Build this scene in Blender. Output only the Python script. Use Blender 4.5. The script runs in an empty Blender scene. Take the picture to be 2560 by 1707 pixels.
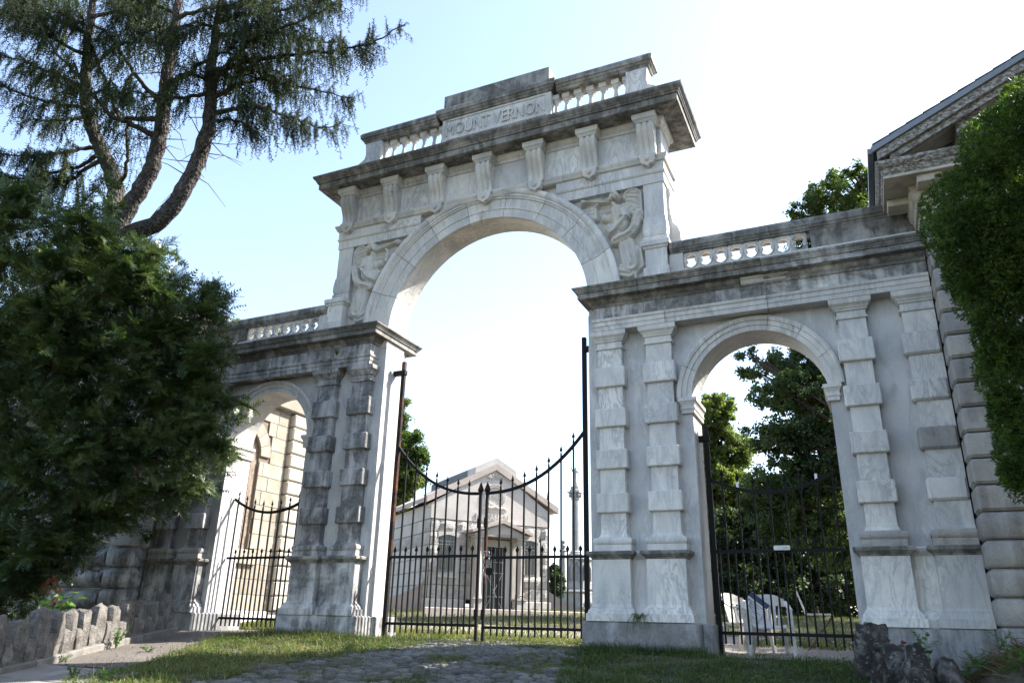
import bpy, bmesh, math, random
import numpy as np
from mathutils import Vector, Matrix

random.seed(7)
rng = np.random.default_rng(11)
SC = bpy.context.scene
COL = SC.collection
PI = math.pi

# ------------------------------------------------------------------ camera
FPX, YAW, PITCH, ROLL = 1884.41, 0.437105, 0.358233, 0.0238954
CAM = np.array([5.87834, -11.022143, 0.3148])
_cy, _sy, _cp, _sp = math.cos(YAW), math.sin(YAW), math.cos(PITCH), math.sin(PITCH)
FWD = np.array([-_sy * _cp, _cy * _cp, _sp])
_r0 = np.array([_cy, _sy, 0.0])
_u0 = np.cross(_r0, FWD)
RGT = math.cos(ROLL) * _r0 + math.sin(ROLL) * _u0
UPV = -math.sin(ROLL) * _r0 + math.cos(ROLL) * _u0
cd = bpy.data.cameras.new('camera')
cd.sensor_width = 36.0
cd.lens = FPX / 2560 * 36.0
cd.clip_end = 3000
cam = bpy.data.objects.new('camera', cd)
COL.objects.link(cam)
cam.matrix_world = Matrix(((RGT[0], UPV[0], -FWD[0], CAM[0]), (RGT[1], UPV[1], -FWD[1], CAM[1]),
                           (RGT[2], UPV[2], -FWD[2], CAM[2]), (0, 0, 0, 1)))
SC.camera = cam

# ------------------------------------------------------------------ light
SUN_EL, SUN_AZ = math.radians(43.0), math.radians(40.0)      # azimuth from +X towards +Y
SUND = Vector((math.cos(SUN_EL) * math.cos(SUN_AZ), math.cos(SUN_EL) * math.sin(SUN_AZ), math.sin(SUN_EL)))
world = bpy.data.worlds.new('World')
SC.world = world
world.use_nodes = True
wn = world.node_tree
bgn = next(n for n in wn.nodes if n.type == 'BACKGROUND')
sky = wn.nodes.new('ShaderNodeTexSky')
sky.sky_type = 'NISHITA'
sky.sun_disc = False
sky.sun_elevation = SUN_EL
sky.sun_rotation = PI / 2 - SUN_AZ
sky.air_density = 1.0
sky.dust_density = 1.0
sky.ozone_density = 1.0
hs = wn.nodes.new('ShaderNodeHueSaturation')      # hazy summer sky: less saturated all over
hs.inputs['Saturation'].default_value = 0.9
wn.links.new(sky.outputs[0], hs.inputs['Color'])
wn.links.new(hs.outputs[0], bgn.inputs[0])
bgn.inputs[1].default_value = 0.14
sl = bpy.data.lights.new('sun', 'SUN')
sl.energy = 5.0
sl.angle = math.radians(0.55)
sl.color = (1.0, 0.945, 0.87)
so = bpy.data.objects.new('sun', sl)
COL.objects.link(so)
so.rotation_euler = (-SUND).to_track_quat('-Z', 'Y').to_euler()
so.location = (20, 20, 30)
SC.view_settings.view_transform = 'Standard'
SC.view_settings.look = 'None'
SC.view_settings.exposure = 1.8
SC.view_settings.gamma = 1.0
SC.view_settings.use_curve_mapping = False
SC.cycles.use_denoising = True
SC.cycles.denoising_prefilter = 'ACCURATE'
SC.cycles.max_bounces = 8
SC.cycles.diffuse_bounces = 3
SC.cycles.glossy_bounces = 3
SC.cycles.transmission_bounces = 4
SC.cycles.transparent_max_bounces = 8


def ray(u, v):
    """direction of a photograph pixel (2560 x 1707)"""
    return FWD + RGT * (u - 1280) / FPX - UPV * (v - 853.5) / FPX


def at(u, v, D):
    return CAM + D * ray(u, v)


def G(x, y):
    """ground height"""
    x = np.asarray(x, float)
    y = np.asarray(y, float)
    z = -0.02 - 0.012 * (np.clip(x, -12, 12) - 2)
    z = z + 0.10 * np.minimum(np.maximum(y, -14) + 0.3, 0)
    z = z + 0.055 * np.clip(y - 1, 0, 12.7)
    return z


# ------------------------------------------------------------------ materials
class NT:
    def __init__(s, name):
        s.m = bpy.data.materials.new(name)
        s.m.use_nodes = True
        s.t = s.m.node_tree
        s.b = next(n for n in s.t.nodes if n.type == 'BSDF_PRINCIPLED')
        s.out = next(n for n in s.t.nodes if n.type == 'OUTPUT_MATERIAL')
        s.b.inputs['Specular IOR Level'].default_value = 0.25

    def n(s, typ, **kw):
        nd = s.t.nodes.new(typ)
        for k, v in kw.items():
            setattr(nd, k, v)
        return nd

    def set(s, sock, v):
        if isinstance(v, bpy.types.NodeSocket):
            s.t.links.new(v, sock)
        else:
            sock.default_value = v

    def math(s, op, a, b=0.0, c=None):
        nd = s.n('ShaderNodeMath', operation=op)
        s.set(nd.inputs[0], a)
        s.set(nd.inputs[1], b)
        if c is not None:
            s.set(nd.inputs[2], c)
        return nd.outputs[0]

    def pos(s, shift=True, scale=(1, 1, 1), rot=(0, 0, 0), obj=False):
        if obj:
            p = s.n('ShaderNodeTexCoord').outputs['Object']
        else:
            p = s.n('ShaderNodeNewGeometry').outputs['Position']
        if shift:
            r = s.n('ShaderNodeObjectInfo').outputs['Random']
            q = s.math('MULTIPLY', r, 57.0)
            va = s.n('ShaderNodeVectorMath', operation='ADD')
            s.t.links.new(p, va.inputs[0])
            s.t.links.new(q, va.inputs[1])
            p = va.outputs[0]
        mp = s.n('ShaderNodeMapping')
        mp.inputs['Scale'].default_value = scale
        mp.inputs['Rotation'].default_value = rot
        s.t.links.new(p, mp.inputs[0])
        return mp.outputs[0]

    def noise(s, vec, scale, detail=4, rough=0.55, dist=0.0):
        nd = s.n('ShaderNodeTexNoise')
        s.t.links.new(vec, nd.inputs['Vector'])
        nd.inputs['Scale'].default_value = scale
        nd.inputs['Detail'].default_value = detail
        nd.inputs['Roughness'].default_value = rough
        nd.inputs['Distortion'].default_value = dist
        return nd.outputs['Fac']

    def vor(s, vec, scale, feature='F1', out='Distance'):
        nd = s.n('ShaderNodeTexVoronoi', feature=feature)
        s.t.links.new(vec, nd.inputs['Vector'])
        nd.inputs['Scale'].default_value = scale
        return nd.outputs[out]

    def ramp(s, fac, stops):
        nd = s.n('ShaderNodeValToRGB')
        cr = nd.color_ramp
        while len(cr.elements) < len(stops):
            cr.elements.new(0.5)
        for e, (p, c) in zip(cr.elements, stops):
            e.position = p
            e.color = (*c, 1) if len(c) == 3 else c
        s.t.links.new(fac, nd.inputs[0])
        return nd.outputs[0]

    def rng(s, fac, a, b, c=0.0, d=1.0):
        nd = s.n('ShaderNodeMapRange')
        nd.inputs[1].default_value = a
        nd.inputs[2].default_value = b
        nd.inputs[3].default_value = c
        nd.inputs[4].default_value = d
        s.set(nd.inputs[0], fac)
        return nd.outputs[0]

    def mix(s, fac, a, b, mode='MIX'):
        nd = s.n('ShaderNodeMix', data_type='RGBA', blend_type=mode)
        s.set(nd.inputs[0], fac)
        for i, v in ((6, a), (7, b)):
            if not isinstance(v, bpy.types.NodeSocket):
                v = (*v, 1) if len(v) == 3 else v
            s.set(nd.inputs[i], v)
        return nd.outputs[2]

    def bump(s, h, strength=0.4, dist=0.02):
        nd = s.n('ShaderNodeBump')
        nd.inputs['Strength'].default_value = strength
        nd.inputs['Distance'].default_value = dist
        s.t.links.new(h, nd.inputs['Height'])
        s.t.links.new(nd.outputs[0], s.b.inputs['Normal'])

    def col(s, c, rough=0.8, metal=0.0):
        s.set(s.b.inputs['Base Color'], c if isinstance(c, bpy.types.NodeSocket) else (*c, 1))
        s.set(s.b.inputs['Roughness'], rough)
        s.b.inputs['Metallic'].default_value = metal
        return s.m


def marble(name, base=(0.68, 0.665, 0.635), soot=0.25, yellow=0.15, vein=0.62, dark=(0.05, 0.047, 0.042), rough=0.6, sootscale=1.1, bmp=0.25):
    t = NT(name)
    p = t.pos(True, (1, 1, 0.55), (0.3, 0.7, 0.4))
    cloud = t.noise(p, 1.1, 6, 0.6, 1.2)
    c = t.mix(t.rng(cloud, 0.36, 0.68), base, (base[0] * 0.62, base[1] * 0.64, base[2] * 0.67))
    sm0 = t.noise(t.pos(True, (2.6, 2.6, 0.8), (0.15, 0.8, 0.7)), 1.5, 7, 0.65, 1.5)
    c = t.mix(t.math('MULTIPLY', t.rng(sm0, 0.52, 0.72), 0.55), c, (base[0] * 0.42, base[1] * 0.435, base[2] * 0.455))
    v1 = t.noise(t.pos(True, (1.8, 1.8, 0.55), (0.2, 0.75, 0.9)), 2.1, 9, 0.64, 2.2)
    vv = t.rng(t.math('ABSOLUTE', t.math('SUBTRACT', v1, 0.5)), 0.0, 0.055, 1.0, 0.0)
    vm = t.rng(t.noise(p, 0.9, 2), 0.38, 0.6)
    c = t.mix(t.math('MULTIPLY', t.math('MULTIPLY', vv, vm), vein), c, (0.30, 0.305, 0.315))
    yl = t.rng(t.noise(t.pos(True, (1, 1, 1)), 1.7, 5, 0.6), 0.52, 0.75)
    c = t.mix(t.math('MULTIPLY', yl, yellow), c, (0.58, 0.49, 0.36))
    # soot: patches torn into vertical runs
    s1 = t.noise(t.pos(False), sootscale, 7, 0.68, 0.6)
    s2 = t.noise(t.pos(False, (7, 7, 0.55)), 1.0, 5, 0.6)
    st = t.math('ADD', t.math('MULTIPLY', s1, 0.62), t.math('MULTIPLY', s2, 0.38))
    lo = 0.66 - 0.34 * soot
    sm = t.rng(st, lo, lo + 0.12)
    fine = t.rng(t.noise(t.pos(False), 9, 6, 0.75), 0.3, 0.6, 0.55, 1.0)
    sm = t.math('MULTIPLY', t.math('MULTIPLY', sm, fine), min(0.95, 0.5 + 0.5 * soot))
    c = t.mix(sm, c, dark)
    r = t.n('ShaderNodeObjectInfo').outputs['Random']
    c = t.mix(1.0, c, t.ramp(r, [(0, (0.86, 0.86, 0.87)), (0.5, (0.97, 0.965, 0.96)), (1, (1, 1, 1))]), 'MULTIPLY')
    h = t.math('ADD', t.noise(t.pos(True), 40, 5, 0.7), t.math('MULTIPLY', t.noise(t.pos(True), 7, 4, 0.6), 1.5))
    t.bump(h, bmp, 0.02)
    return t.col(c, rough)


def stone(name, c0, c1, c2, scale=3.0, bs=0.6, bd=0.04, bscale=9, rough=0.9, speck=None, shift=True, rnd=0.25):
    t = NT(name)
    p = t.pos(shift)
    n = t.noise(p, scale, 8, 0.65, 0.4)
    c = t.ramp(n, [(0.3, c0), (0.5, c1), (0.7, c2)])
    if speck:
        sp = t.rng(t.noise(p, speck[0], 2, 0.8), 0.58, 0.68)
        c = t.mix(t.math('MULTIPLY', sp, speck[2]), c, speck[1])
    if rnd:
        r = t.n('ShaderNodeObjectInfo').outputs['Random']
        c = t.mix(1.0, c, t.ramp(r, [(0, (1 - rnd,) * 3), (1, (1, 1, 1))]), 'MULTIPLY')
    h = t.math('ADD', t.noise(p, bscale, 7, 0.7), t.math('MULTIPLY', t.noise(p, bscale * 4, 5, 0.7), 0.35))
    t.bump(h, bs, bd)
    return t.col(c, rough)


def leafmat(name, c0, c1, c2, scale=1.3, trans=0.35, rough=0.55, spec=0.3, tcol=None):
    t = NT(name)
    p = t.pos(False)
    n = t.math('ADD', t.math('MULTIPLY', t.noise(p, scale, 3), 0.6), t.math('MULTIPLY', t.noise(p, scale * 9, 2), 0.4))
    c = t.ramp(n, [(0.36, c0), (0.5, c1), (0.64, c2)])
    ri = t.n('ShaderNodeNewGeometry').outputs['Random Per Island']
    c = t.mix(1.0, c, t.ramp(ri, [(0, (0.62, 0.66, 0.6)), (1, (1.25, 1.2, 1.1))]), 'MULTIPLY')
    t.col(c, rough)
    t.b.inputs['Specular IOR Level'].default_value = spec
    tr = t.n('ShaderNodeBsdfTranslucent')
    tc = t.mix(1.0, c, tcol or (1.5, 1.55, 0.7), 'MULTIPLY')
    t.t.links.new(tc, tr.inputs[0])
    mx = t.n('ShaderNodeMixShader')
    mx.inputs[0].default_value = trans
    t.t.links.new(t.b.outputs[0], mx.inputs[1])
    t.t.links.new(tr.outputs[0], mx.inputs[2])
    t.t.links.new(mx.outputs[0], t.out.inputs[0])
    return t.m


def plain(name, c, rough=0.7, metal=0.0, var=0.2, scale=12, bs=0.15, spec=0.3, c2=None, lo=0.45, hi=0.65):
    t = NT(name)
    p = t.pos(True)
    n = t.noise(p, scale, 6, 0.65)
    b = c2 or tuple(x * (1 - var) for x in c)
    cc = t.mix(t.rng(n, lo, hi), c, b)
    t.bump(t.noise(p, scale * 4, 4, 0.7), bs, 0.01)
    t.b.inputs['Specular IOR Level'].default_value = spec
    return t.col(cc, rough, metal)


M = {}
M['marble'] = marble('marble', (0.74, 0.705, 0.65), soot=0.2, vein=0.75)
M['marble_wall'] = marble('marble_wall', (0.62, 0.60, 0.575), soot=0.16, vein=0.45, yellow=0.05)
M['marble_arch'] = marble('marble_arch', (0.71, 0.675, 0.615), soot=0.26, yellow=0.25)
M['marble_stained'] = marble('marble_stained', (0.68, 0.65, 0.60), soot=0.74, yellow=0.2, dark=(0.05, 0.047, 0.042))
M['marble_black'] = marble('marble_black', (0.60, 0.58, 0.56), soot=0.72, yellow=0.1, dark=(0.055, 0.053, 0.05), sootscale=1.5)
M['marble_weathered'] = marble('marble_weathered', (0.40, 0.375, 0.33), soot=0.72, yellow=0.5, dark=(0.055, 0.052, 0.044), rough=0.85, sootscale=1.6)
M['marble_relief'] = marble('marble_relief', (0.62, 0.59, 0.53), soot=0.24, yellow=0.55, vein=0.1)
M['plinth_stone'] = marble('plinth_stone', (0.46, 0.455, 0.45), soot=0.78, yellow=0.05, vein=0.8, dark=(0.13, 0.125, 0.12))
M['quoin'] = marble('quoin', (0.46, 0.43, 0.39), bmp=0.8, soot=0.42, yellow=0.5, vein=0.55, dark=(0.14, 0.12, 0.1))
M['sandstone'] = stone('sandstone', (0.25, 0.218, 0.17), (0.33, 0.295, 0.24), (0.39, 0.36, 0.31), 2.2, 0.5, 0.03, 14, 0.9, (26, (0.2, 0.15, 0.09), 0.45))
M['sandstone_pale'] = stone('sandstone_pale', (0.34, 0.31, 0.25), (0.41, 0.38, 0.32), (0.46, 0.43, 0.38), 2.2, 0.3, 0.02, 14, 0.9, None, True, 0.12)
M['joint'] = plain('joint', (0.16, 0.135, 0.105), 0.95)
M['granite'] = stone('granite', (0.44, 0.41, 0.375), (0.52, 0.49, 0.45), (0.58, 0.55, 0.51), 1.6, 0.2, 0.01, 30, 0.8, (60, (0.4, 0.37, 0.34), 0.3), True, 0.1)
M['granite_grey'] = stone('granite_grey', (0.22, 0.22, 0.215), (0.32, 0.315, 0.305), (0.40, 0.39, 0.375), 1.3, 0.3, 0.02, 14, 0.85, (20, (0.12, 0.12, 0.115), 0.5), True, 0.1)
M['granite_rock'] = stone('granite_rock', (0.42, 0.40, 0.37), (0.57, 0.55, 0.51), (0.66, 0.64, 0.6), 2.6, 1.0, 0.10, 6, 0.9, (40, (0.35, 0.33, 0.31), 0.3), True, 0.12)
M['granite_pink'] = stone('granite_pink', (0.38, 0.33, 0.29), (0.46, 0.40, 0.355), (0.52, 0.46, 0.415), 1.4, 0.2, 0.01, 30, 0.85, (60, (0.24, 0.18, 0.15), 0.4))
M['rubble'] = stone('rubble', (0.075, 0.068, 0.06), (0.20, 0.183, 0.163), (0.32, 0.30, 0.272), 5, 1.0, 0.07, 11, 0.95, (30, (0.6, 0.57, 0.52), 0.35))
M['rock'] = stone('rock', (0.022, 0.019, 0.017), (0.07, 0.063, 0.057), (0.30, 0.29, 0.275), 5.5, 1.0, 0.07, 8, 0.95, (18, (0.5, 0.48, 0.45), 0.5))
M['kerb'] = stone('kerb', (0.12, 0.11, 0.098), (0.18, 0.168, 0.15), (0.25, 0.232, 0.21), 3, 0.6, 0.02, 16)
M['cobble'] = stone('cobble', (0.085, 0.08, 0.074), (0.16, 0.152, 0.14), (0.26, 0.248, 0.225), 4, 0.8, 0.03, 18, 0.85, None, True, 0.5)
M['iron'] = plain('iron', (0.007, 0.0068, 0.0072), 0.6, 0.0, 0, 14, 0.3, 0.16, (0.03, 0.014, 0.009), 0.62, 0.75)
M['iron_rust'] = plain('iron_rust', (0.012, 0.010, 0.0095), 0.7, 0.0, 0, 2.2, 0.3, 0.16, (0.11, 0.042, 0.022), 0.50, 0.66)
M['steel'] = plain('steel', (0.4, 0.4, 0.4), 0.45, 0.6)
M['plastic'] = plain('plastic', (0.68, 0.665, 0.63), 0.45, 0.0, 0.35, 7, 0.05, 0.4)
M['paper'] = plain('paper', (0.74, 0.75, 0.78), 0.8, 0, 0.1)
M['paper_band'] = plain('paper_band', (0.05, 0.08, 0.14), 0.7)
M['ink'] = plain('ink', (0.03, 0.03, 0.03), 0.7)
M['glass_dark'] = plain('glass_dark', (0.012, 0.014, 0.016), 0.12, 0, 0.1, 3, 0.0, 0.5)
M['bronze'] = plain('bronze', (0.02, 0.021, 0.02), 0.4, 0.2)
M['slate'] = stone('slate', (0.03, 0.032, 0.036), (0.06, 0.062, 0.066), (0.09, 0.09, 0.092), 3, 0.3, 0.01, 14, 0.7)
M['flashing'] = plain('flashing', (0.20, 0.22, 0.24), 0.5, 0.1, 0.15)
M['copper_roof'] = plain('copper_roof', (0.10, 0.105, 0.105), 0.6, 0, 0.3, 2)
_t = NT('peeling_paint')
_p = _t.pos(False, (4.5, 8, 8), (0, -0.45, 0))
_n = _t.noise(_p, 3.6, 10, 0.78, 0.3)
_c = _t.ramp(_n, [(0.42, (0.10, 0.085, 0.072)), (0.5, (0.20, 0.18, 0.155)), (0.55, (0.40, 0.375, 0.34)), (0.7, (0.50, 0.475, 0.43))])
_t.bump(_n, 0.6, 0.02)
M['peeling_paint'] = _t.col(_c, 0.85)
M['cream_paint'] = plain('cream_paint', (0.48, 0.43, 0.34), 0.8, 0, 0.35, 5, 0.3)
M['old_wood'] = plain('old_wood', (0.24, 0.19, 0.15), 0.9, 0, 0.55, 18, 0.6)
_t = NT('bark')
_p = _t.pos(False, (1, 1, 0.5))
_v = _t.vor(_p, 26)
_n = _t.noise(_p, 9, 7, 0.7)
_c = _t.ramp(_t.math('ADD', _t.math('MULTIPLY', _v, 0.35), _t.math('MULTIPLY', _n, 1.15)), [(0.4, (0.020, 0.017, 0.0155)), (0.75, (0.066, 0.058, 0.053)), (1.0, (0.125, 0.113, 0.103))])
_t.bump(_t.math('ADD', _v, _n), 1.0, 0.06)
M['bark'] = _t.col(_c, 0.95)
M['bark_dark'] = plain('bark_dark', (0.06, 0.045, 0.035), 0.95, 0, 0.4, 10, 0.6)
M['needles_spruce'] = leafmat('needles_spruce', (0.014, 0.022, 0.012), (0.028, 0.042, 0.02), (0.06, 0.08, 0.032), 1.0, 0.22, 0.7, 0.12)
M['needles_yew'] = leafmat('needles_yew', (0.018, 0.034, 0.014), (0.046, 0.078, 0.032), (0.12, 0.158, 0.066), 2.2, 0.28, 0.36, 0.5)
M['thuja'] = leafmat('thuja', (0.020, 0.046, 0.011), (0.048, 0.092, 0.02), (0.11, 0.17, 0.034), 4.5, 0.4)
M['leaf_maple'] = leafmat('leaf_maple', (0.045, 0.075, 0.020), (0.075, 0.115, 0.032), (0.12, 0.15, 0.045), 0.5, 0.4)
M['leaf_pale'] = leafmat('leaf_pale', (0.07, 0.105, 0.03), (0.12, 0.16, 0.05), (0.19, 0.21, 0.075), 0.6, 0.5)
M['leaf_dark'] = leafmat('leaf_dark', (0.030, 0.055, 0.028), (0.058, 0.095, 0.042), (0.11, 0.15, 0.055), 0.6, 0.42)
M['leaf_shade'] = leafmat('leaf_shade', (0.016, 0.032, 0.016), (0.032, 0.056, 0.024), (0.060, 0.090, 0.034), 0.7, 0.3)  # shade put into the leaf colour of thicket and background trees
M['grass_green'] = leafmat('grass_green', (0.026, 0.048, 0.014), (0.055, 0.085, 0.024), (0.10, 0.13, 0.04), 1.6, 0.35)  # darker copy of grass, shade put into the colour of the right verge
M['leaf_weed'] = leafmat('leaf_weed', (0.04, 0.09, 0.02), (0.07, 0.14, 0.03), (0.11, 0.19, 0.05), 2, 0.35)
M['leaf_red'] = leafmat('leaf_red', (0.13, 0.026, 0.012), (0.20, 0.045, 0.02), (0.26, 0.07, 0.03), 6, 0.3, tcol=(1.3, 0.8, 0.6))
M['grass'] = leafmat('grass', (0.050, 0.070, 0.022), (0.10, 0.12, 0.04), (0.20, 0.20, 0.09), 1.6, 0.42)
M['straw_pale'] = leafmat('straw_pale', (0.20, 0.16, 0.08), (0.32, 0.27, 0.15), (0.44, 0.38, 0.24), 4, 0.3, tcol=(1, 1, 1))
M['straw'] = leafmat('straw', (0.06, 0.045, 0.025), (0.14, 0.10, 0.06), (0.26, 0.2, 0.12), 5, 0.2, tcol=(1, 1, 1))

_t = NT('earth')
_p = _t.pos(False)
_n = _t.noise(_p, 0.9, 8, 0.65)
_c = _t.ramp(_n, [(0.36, (0.035, 0.042, 0.018)), (0.5, (0.075, 0.068, 0.045)), (0.62, (0.15, 0.125, 0.095))])
_t.bump(_t.noise(_p, 25, 6, 0.7), 0.8, 0.04)
M['earth'] = _t.col(_c, 0.95)
_t = NT('asphalt')
_p = _t.pos(False)
_n = _t.noise(_p, 2.0, 6, 0.6)
_g = _t.vor(_p, 70)
_c = _t.mix(_t.rng(_n, 0.35, 0.7), (0.155, 0.137, 0.12), (0.085, 0.076, 0.067))
_c = _t.mix(_t.rng(_g, 0.1, 0.5), (0.27, 0.24, 0.21), _c)
_t.bump(_g, 0.9, 0.012)
M['asphalt'] = _t.col(_c, 0.9)
_t = NT('gravel')
_p = _t.pos(False)
_g = _t.vor(_p, 38)
_n = _t.noise(_p, 1.2, 6, 0.6)
_c = _t.mix(_t.rng(_n, 0.35, 0.65), (0.30, 0.265, 0.22), (0.17, 0.15, 0.125))
_c = _t.mix(_t.rng(_g, 0.15, 0.55), (0.40, 0.36, 0.31), _c)
_t.bump(_g, 0.9, 0.02)
M['gravel'] = _t.col(_c, 0.95)
M['concrete'] = stone('concrete', (0.15, 0.14, 0.122), (0.215, 0.2, 0.178), (0.28, 0.26, 0.235), 2, 0.35, 0.012, 22, 0.9)
M['soil_joint'] = plain('soil_joint', (0.09, 0.075, 0.055), 0.95, 0, 0.4, 10, 0.6)


# ------------------------------------------------------------------ mesh helpers
class MB:
    def __init__(s):
        s.v = []
        s.f = []

    def add(s, vs, fs):
        o = len(s.v)
        s.v.extend([tuple(map(float, p)) for p in vs])
        s.f.extend([tuple(i + o for i in f) for f in fs])
        return s

    def merge(s, o, T=None):
        vs = o.v if T is None else [tuple(T @ Vector(p)) for p in o.v]
        return s.add(vs, o.f)

    def box(s, x0, x1, y0, y1, z0, z1):
        return s.add([(x0, y0, z0), (x1, y0, z0), (x1, y1, z0), (x0, y1, z0), (x0, y0, z1), (x1, y0, z1), (x1, y1, z1), (x0, y1, z1)],
                     [(0, 3, 2, 1), (4, 5, 6, 7), (0, 1, 5, 4), (1, 2, 6, 5), (2, 3, 7, 6), (3, 0, 4, 7)])

    def cbox(s, x0, x1, y0, y1, z0, z1, c=0.015, jit=0.0):
        X, Y, Z = (x0, x1), (y0, y1), (z0, z1)
        idx, vs = {}, []
        for i in (0, 1):
            for j in (0, 1):
                for k in (0, 1):
                    b = (X[i], Y[j], Z[k])
                    sg = (1 - 2 * i, 1 - 2 * j, 1 - 2 * k)
                    for a in range(3):
                        p = [b[m] + (0 if m == a else sg[m] * c) for m in range(3)]
                        if jit:
                            p = [q + random.uniform(-jit, jit) for q in p]
                        idx[(i, j, k, a)] = len(vs)
                        vs.append(p)
        fs = []
        for a in range(3):
            b, d = [m for m in range(3) if m != a]
            for e in (0, 1):
                q = []
                for (m, n) in ((0, 0), (1, 0), (1, 1), (0, 1)):
                    t = [0, 0, 0]
                    t[a], t[b], t[d] = e, m, n
                    q.append(idx[(*t, a)])
                fs.append(q)
        for a in range(3):          # edges parallel to a
            b, d = [m for m in range(3) if m != a]
            for m in (0, 1):
                for n in (0, 1):
                    t0 = [0, 0, 0]
                    t1 = [0, 0, 0]
                    t0[b] = t1[b] = m
                    t0[d] = t1[d] = n
                    t1[a] = 1
                    fs.append((idx[(*t0, b)], idx[(*t1, b)], idx[(*t1, d)], idx[(*t0, d)]))
        for i in (0, 1):
            for j in (0, 1):
                for k in (0, 1):
                    fs.append((idx[(i, j, k, 0)], idx[(i, j, k, 1)], idx[(i, j, k, 2)]))
        return s.add(vs, fs)

    def stack(s, x0, x1, y0, y1, lv, sides='LRF'):
        """rectangular rings; lv = [(z, outward offset)]; offset applies to the sides named"""
        vs, fs = [], []
        for z, o in lv:
            a = x0 - (o if 'L' in sides else 0)
            b = x1 + (o if 'R' in sides else 0)
            c = y0 - (o if 'F' in sides else 0)
            d = y1 + (o if 'B' in sides else 0)
            vs += [(a, c, z), (b, c, z), (b, d, z), (a, d, z)]
        for i in range(len(lv) - 1):
            for k in range(4):
                fs.append((i * 4 + k, i * 4 + (k + 1) % 4, i * 4 + 4 + (k + 1) % 4, i * 4 + 4 + k))
        fs += [(3, 2, 1, 0), tuple(len(vs) - 4 + k for k in range(4))]
        return s.add(vs, fs)

    def prism(s, poly, axis, a, b):
        n = len(poly)
        mk = {'x': lambda p, t: (t, p[0], p[1]), 'y': lambda p, t: (p[0], t, p[1]), 'z': lambda p, t: (p[0], p[1], t)}[axis]
        vs = [mk(p, a) for p in poly] + [mk(p, b) for p in poly]
        fs = [tuple(range(n))[::-1], tuple(range(n, 2 * n))] + [(i, (i + 1) % n, n + (i + 1) % n, n + i) for i in range(n)]
        return s.add(vs, fs)

    def lathe(s, prof, cx, cy, n=12, zs=1.0, z0=0.0):
        vs, fs = [], []
        for r, z in prof:
            for k in range(n):
                t = 2 * PI * k / n
                vs.append((cx + r * math.cos(t), cy + r * math.sin(t), z0 + z * zs))
        for i in range(len(prof) - 1):
            for k in range(n):
                fs.append((i * n + k, i * n + (k + 1) % n, (i + 1) * n + (k + 1) % n, (i + 1) * n + k))
        fs += [tuple(range(n))[::-1], tuple(range(len(vs) - n, len(vs)))]
        return s.add(vs, fs)

    def tube(s, pts, rad, n=8, cap=True):
        pts = [Vector(p) for p in pts]
        if not hasattr(rad, '__len__'):
            rad = [rad] * len(pts)
        vs, fs = [], []
        ref = None
        for i, p in enumerate(pts):
            d = (pts[min(i + 1, len(pts) - 1)] - pts[max(i - 1, 0)]).normalized()
            if ref is None:
                ref = d.orthogonal().normalized()
            ref = (ref - d * ref.dot(d)).normalized()
            w = d.cross(ref)
            for k in range(n):
                t = 2 * PI * k / n
                vs.append(p + (ref * math.cos(t) + w * math.sin(t)) * rad[i])
        for i in range(len(pts) - 1):
            for k in range(n):
                fs.append((i * n + k, i * n + (k + 1) % n, (i + 1) * n + (k + 1) % n, (i + 1) * n + k))
        if cap:
            fs += [tuple(range(n))[::-1], tuple(range(len(vs) - n, len(vs)))]
        return s.add(vs, fs)

    def arc(s, cx, cz, a0, a1, prof, n=6):
        """sweep profile [(r, y)] (closed) about (cx, cz) in the XZ plane"""
        m = len(prof)
        vs, fs = [], []
        for i in range(n + 1):
            t = a0 + (a1 - a0) * i / n
            for r, y in prof:
                vs.append((cx + r * math.cos(t), y, cz + r * math.sin(t)))
        for i in range(n):
            for k in range(m):
                fs.append((i * m + k, i * m + (k + 1) % m, (i + 1) * m + (k + 1) % m, (i + 1) * m + k))
        fs += [tuple(range(m))[::-1], tuple(range(n * m, n * m + m))]
        return s.add(vs, fs)

    def mir(s, on=True):
        if not on:
            return s
        o = MB()
        o.v = [(-x, y, z) for x, y, z in s.v]
        o.f = [f[::-1] for f in s.f]
        return o


WL = {}


def worldloc(o):
    v = Vector((0, 0, 0))
    while o is not None:
        v += Vector(o.location)
        o = o.parent
    return v


def mesh_of(name, mb, mat, smooth=False, shift=None, recalc=True):
    me = bpy.data.meshes.new(name)
    vs = mb.v
    if shift is not None:
        vs = [(x - shift[0], y - shift[1], z - shift[2]) for x, y, z in vs]
    me.from_pydata(vs, [], mb.f)
    if recalc:
        bm = bmesh.new()
        bm.from_mesh(me)
        bmesh.ops.recalc_face_normals(bm, faces=bm.faces)
        bm.to_mesh(me)
        bm.free()
    if smooth:
        me.polygons.foreach_set('use_smooth', [True] * len(me.polygons))
        if smooth != True:
            me.set_sharp_from_angle(angle=math.radians(smooth))
    me.materials.append(mat)
    return me


def ob(name, mb, mat, parent=None, local=False, smooth=False, **props):
    """one mesh object; mb in world coordinates unless local"""
    sh = None
    if parent is not None and not local:
        sh = worldloc(parent)
    me = mb if isinstance(mb, bpy.types.Mesh) else mesh_of(name, mb, mat, smooth, sh)
    o = bpy.data.objects.new(name, me)
    COL.objects.link(o)
    o.parent = parent
    for k, v in props.items():
        o[k] = v
    return o


def thing(name, label, cat, loc=(0, 0, 0), group=None, rz=0.0):
    o = bpy.data.objects.new(name, None)
    o.empty_display_size = 0.2
    COL.objects.link(o)
    o.location = loc
    o.rotation_euler = (0, 0, rz)
    o['label'] = label
    o['category'] = cat
    if group:
        o['group'] = group
    return o


def tag(o, label, cat, group=None):
    o['label'] = label
    o['category'] = cat
    if group:
        o['group'] = group
    return o


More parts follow.
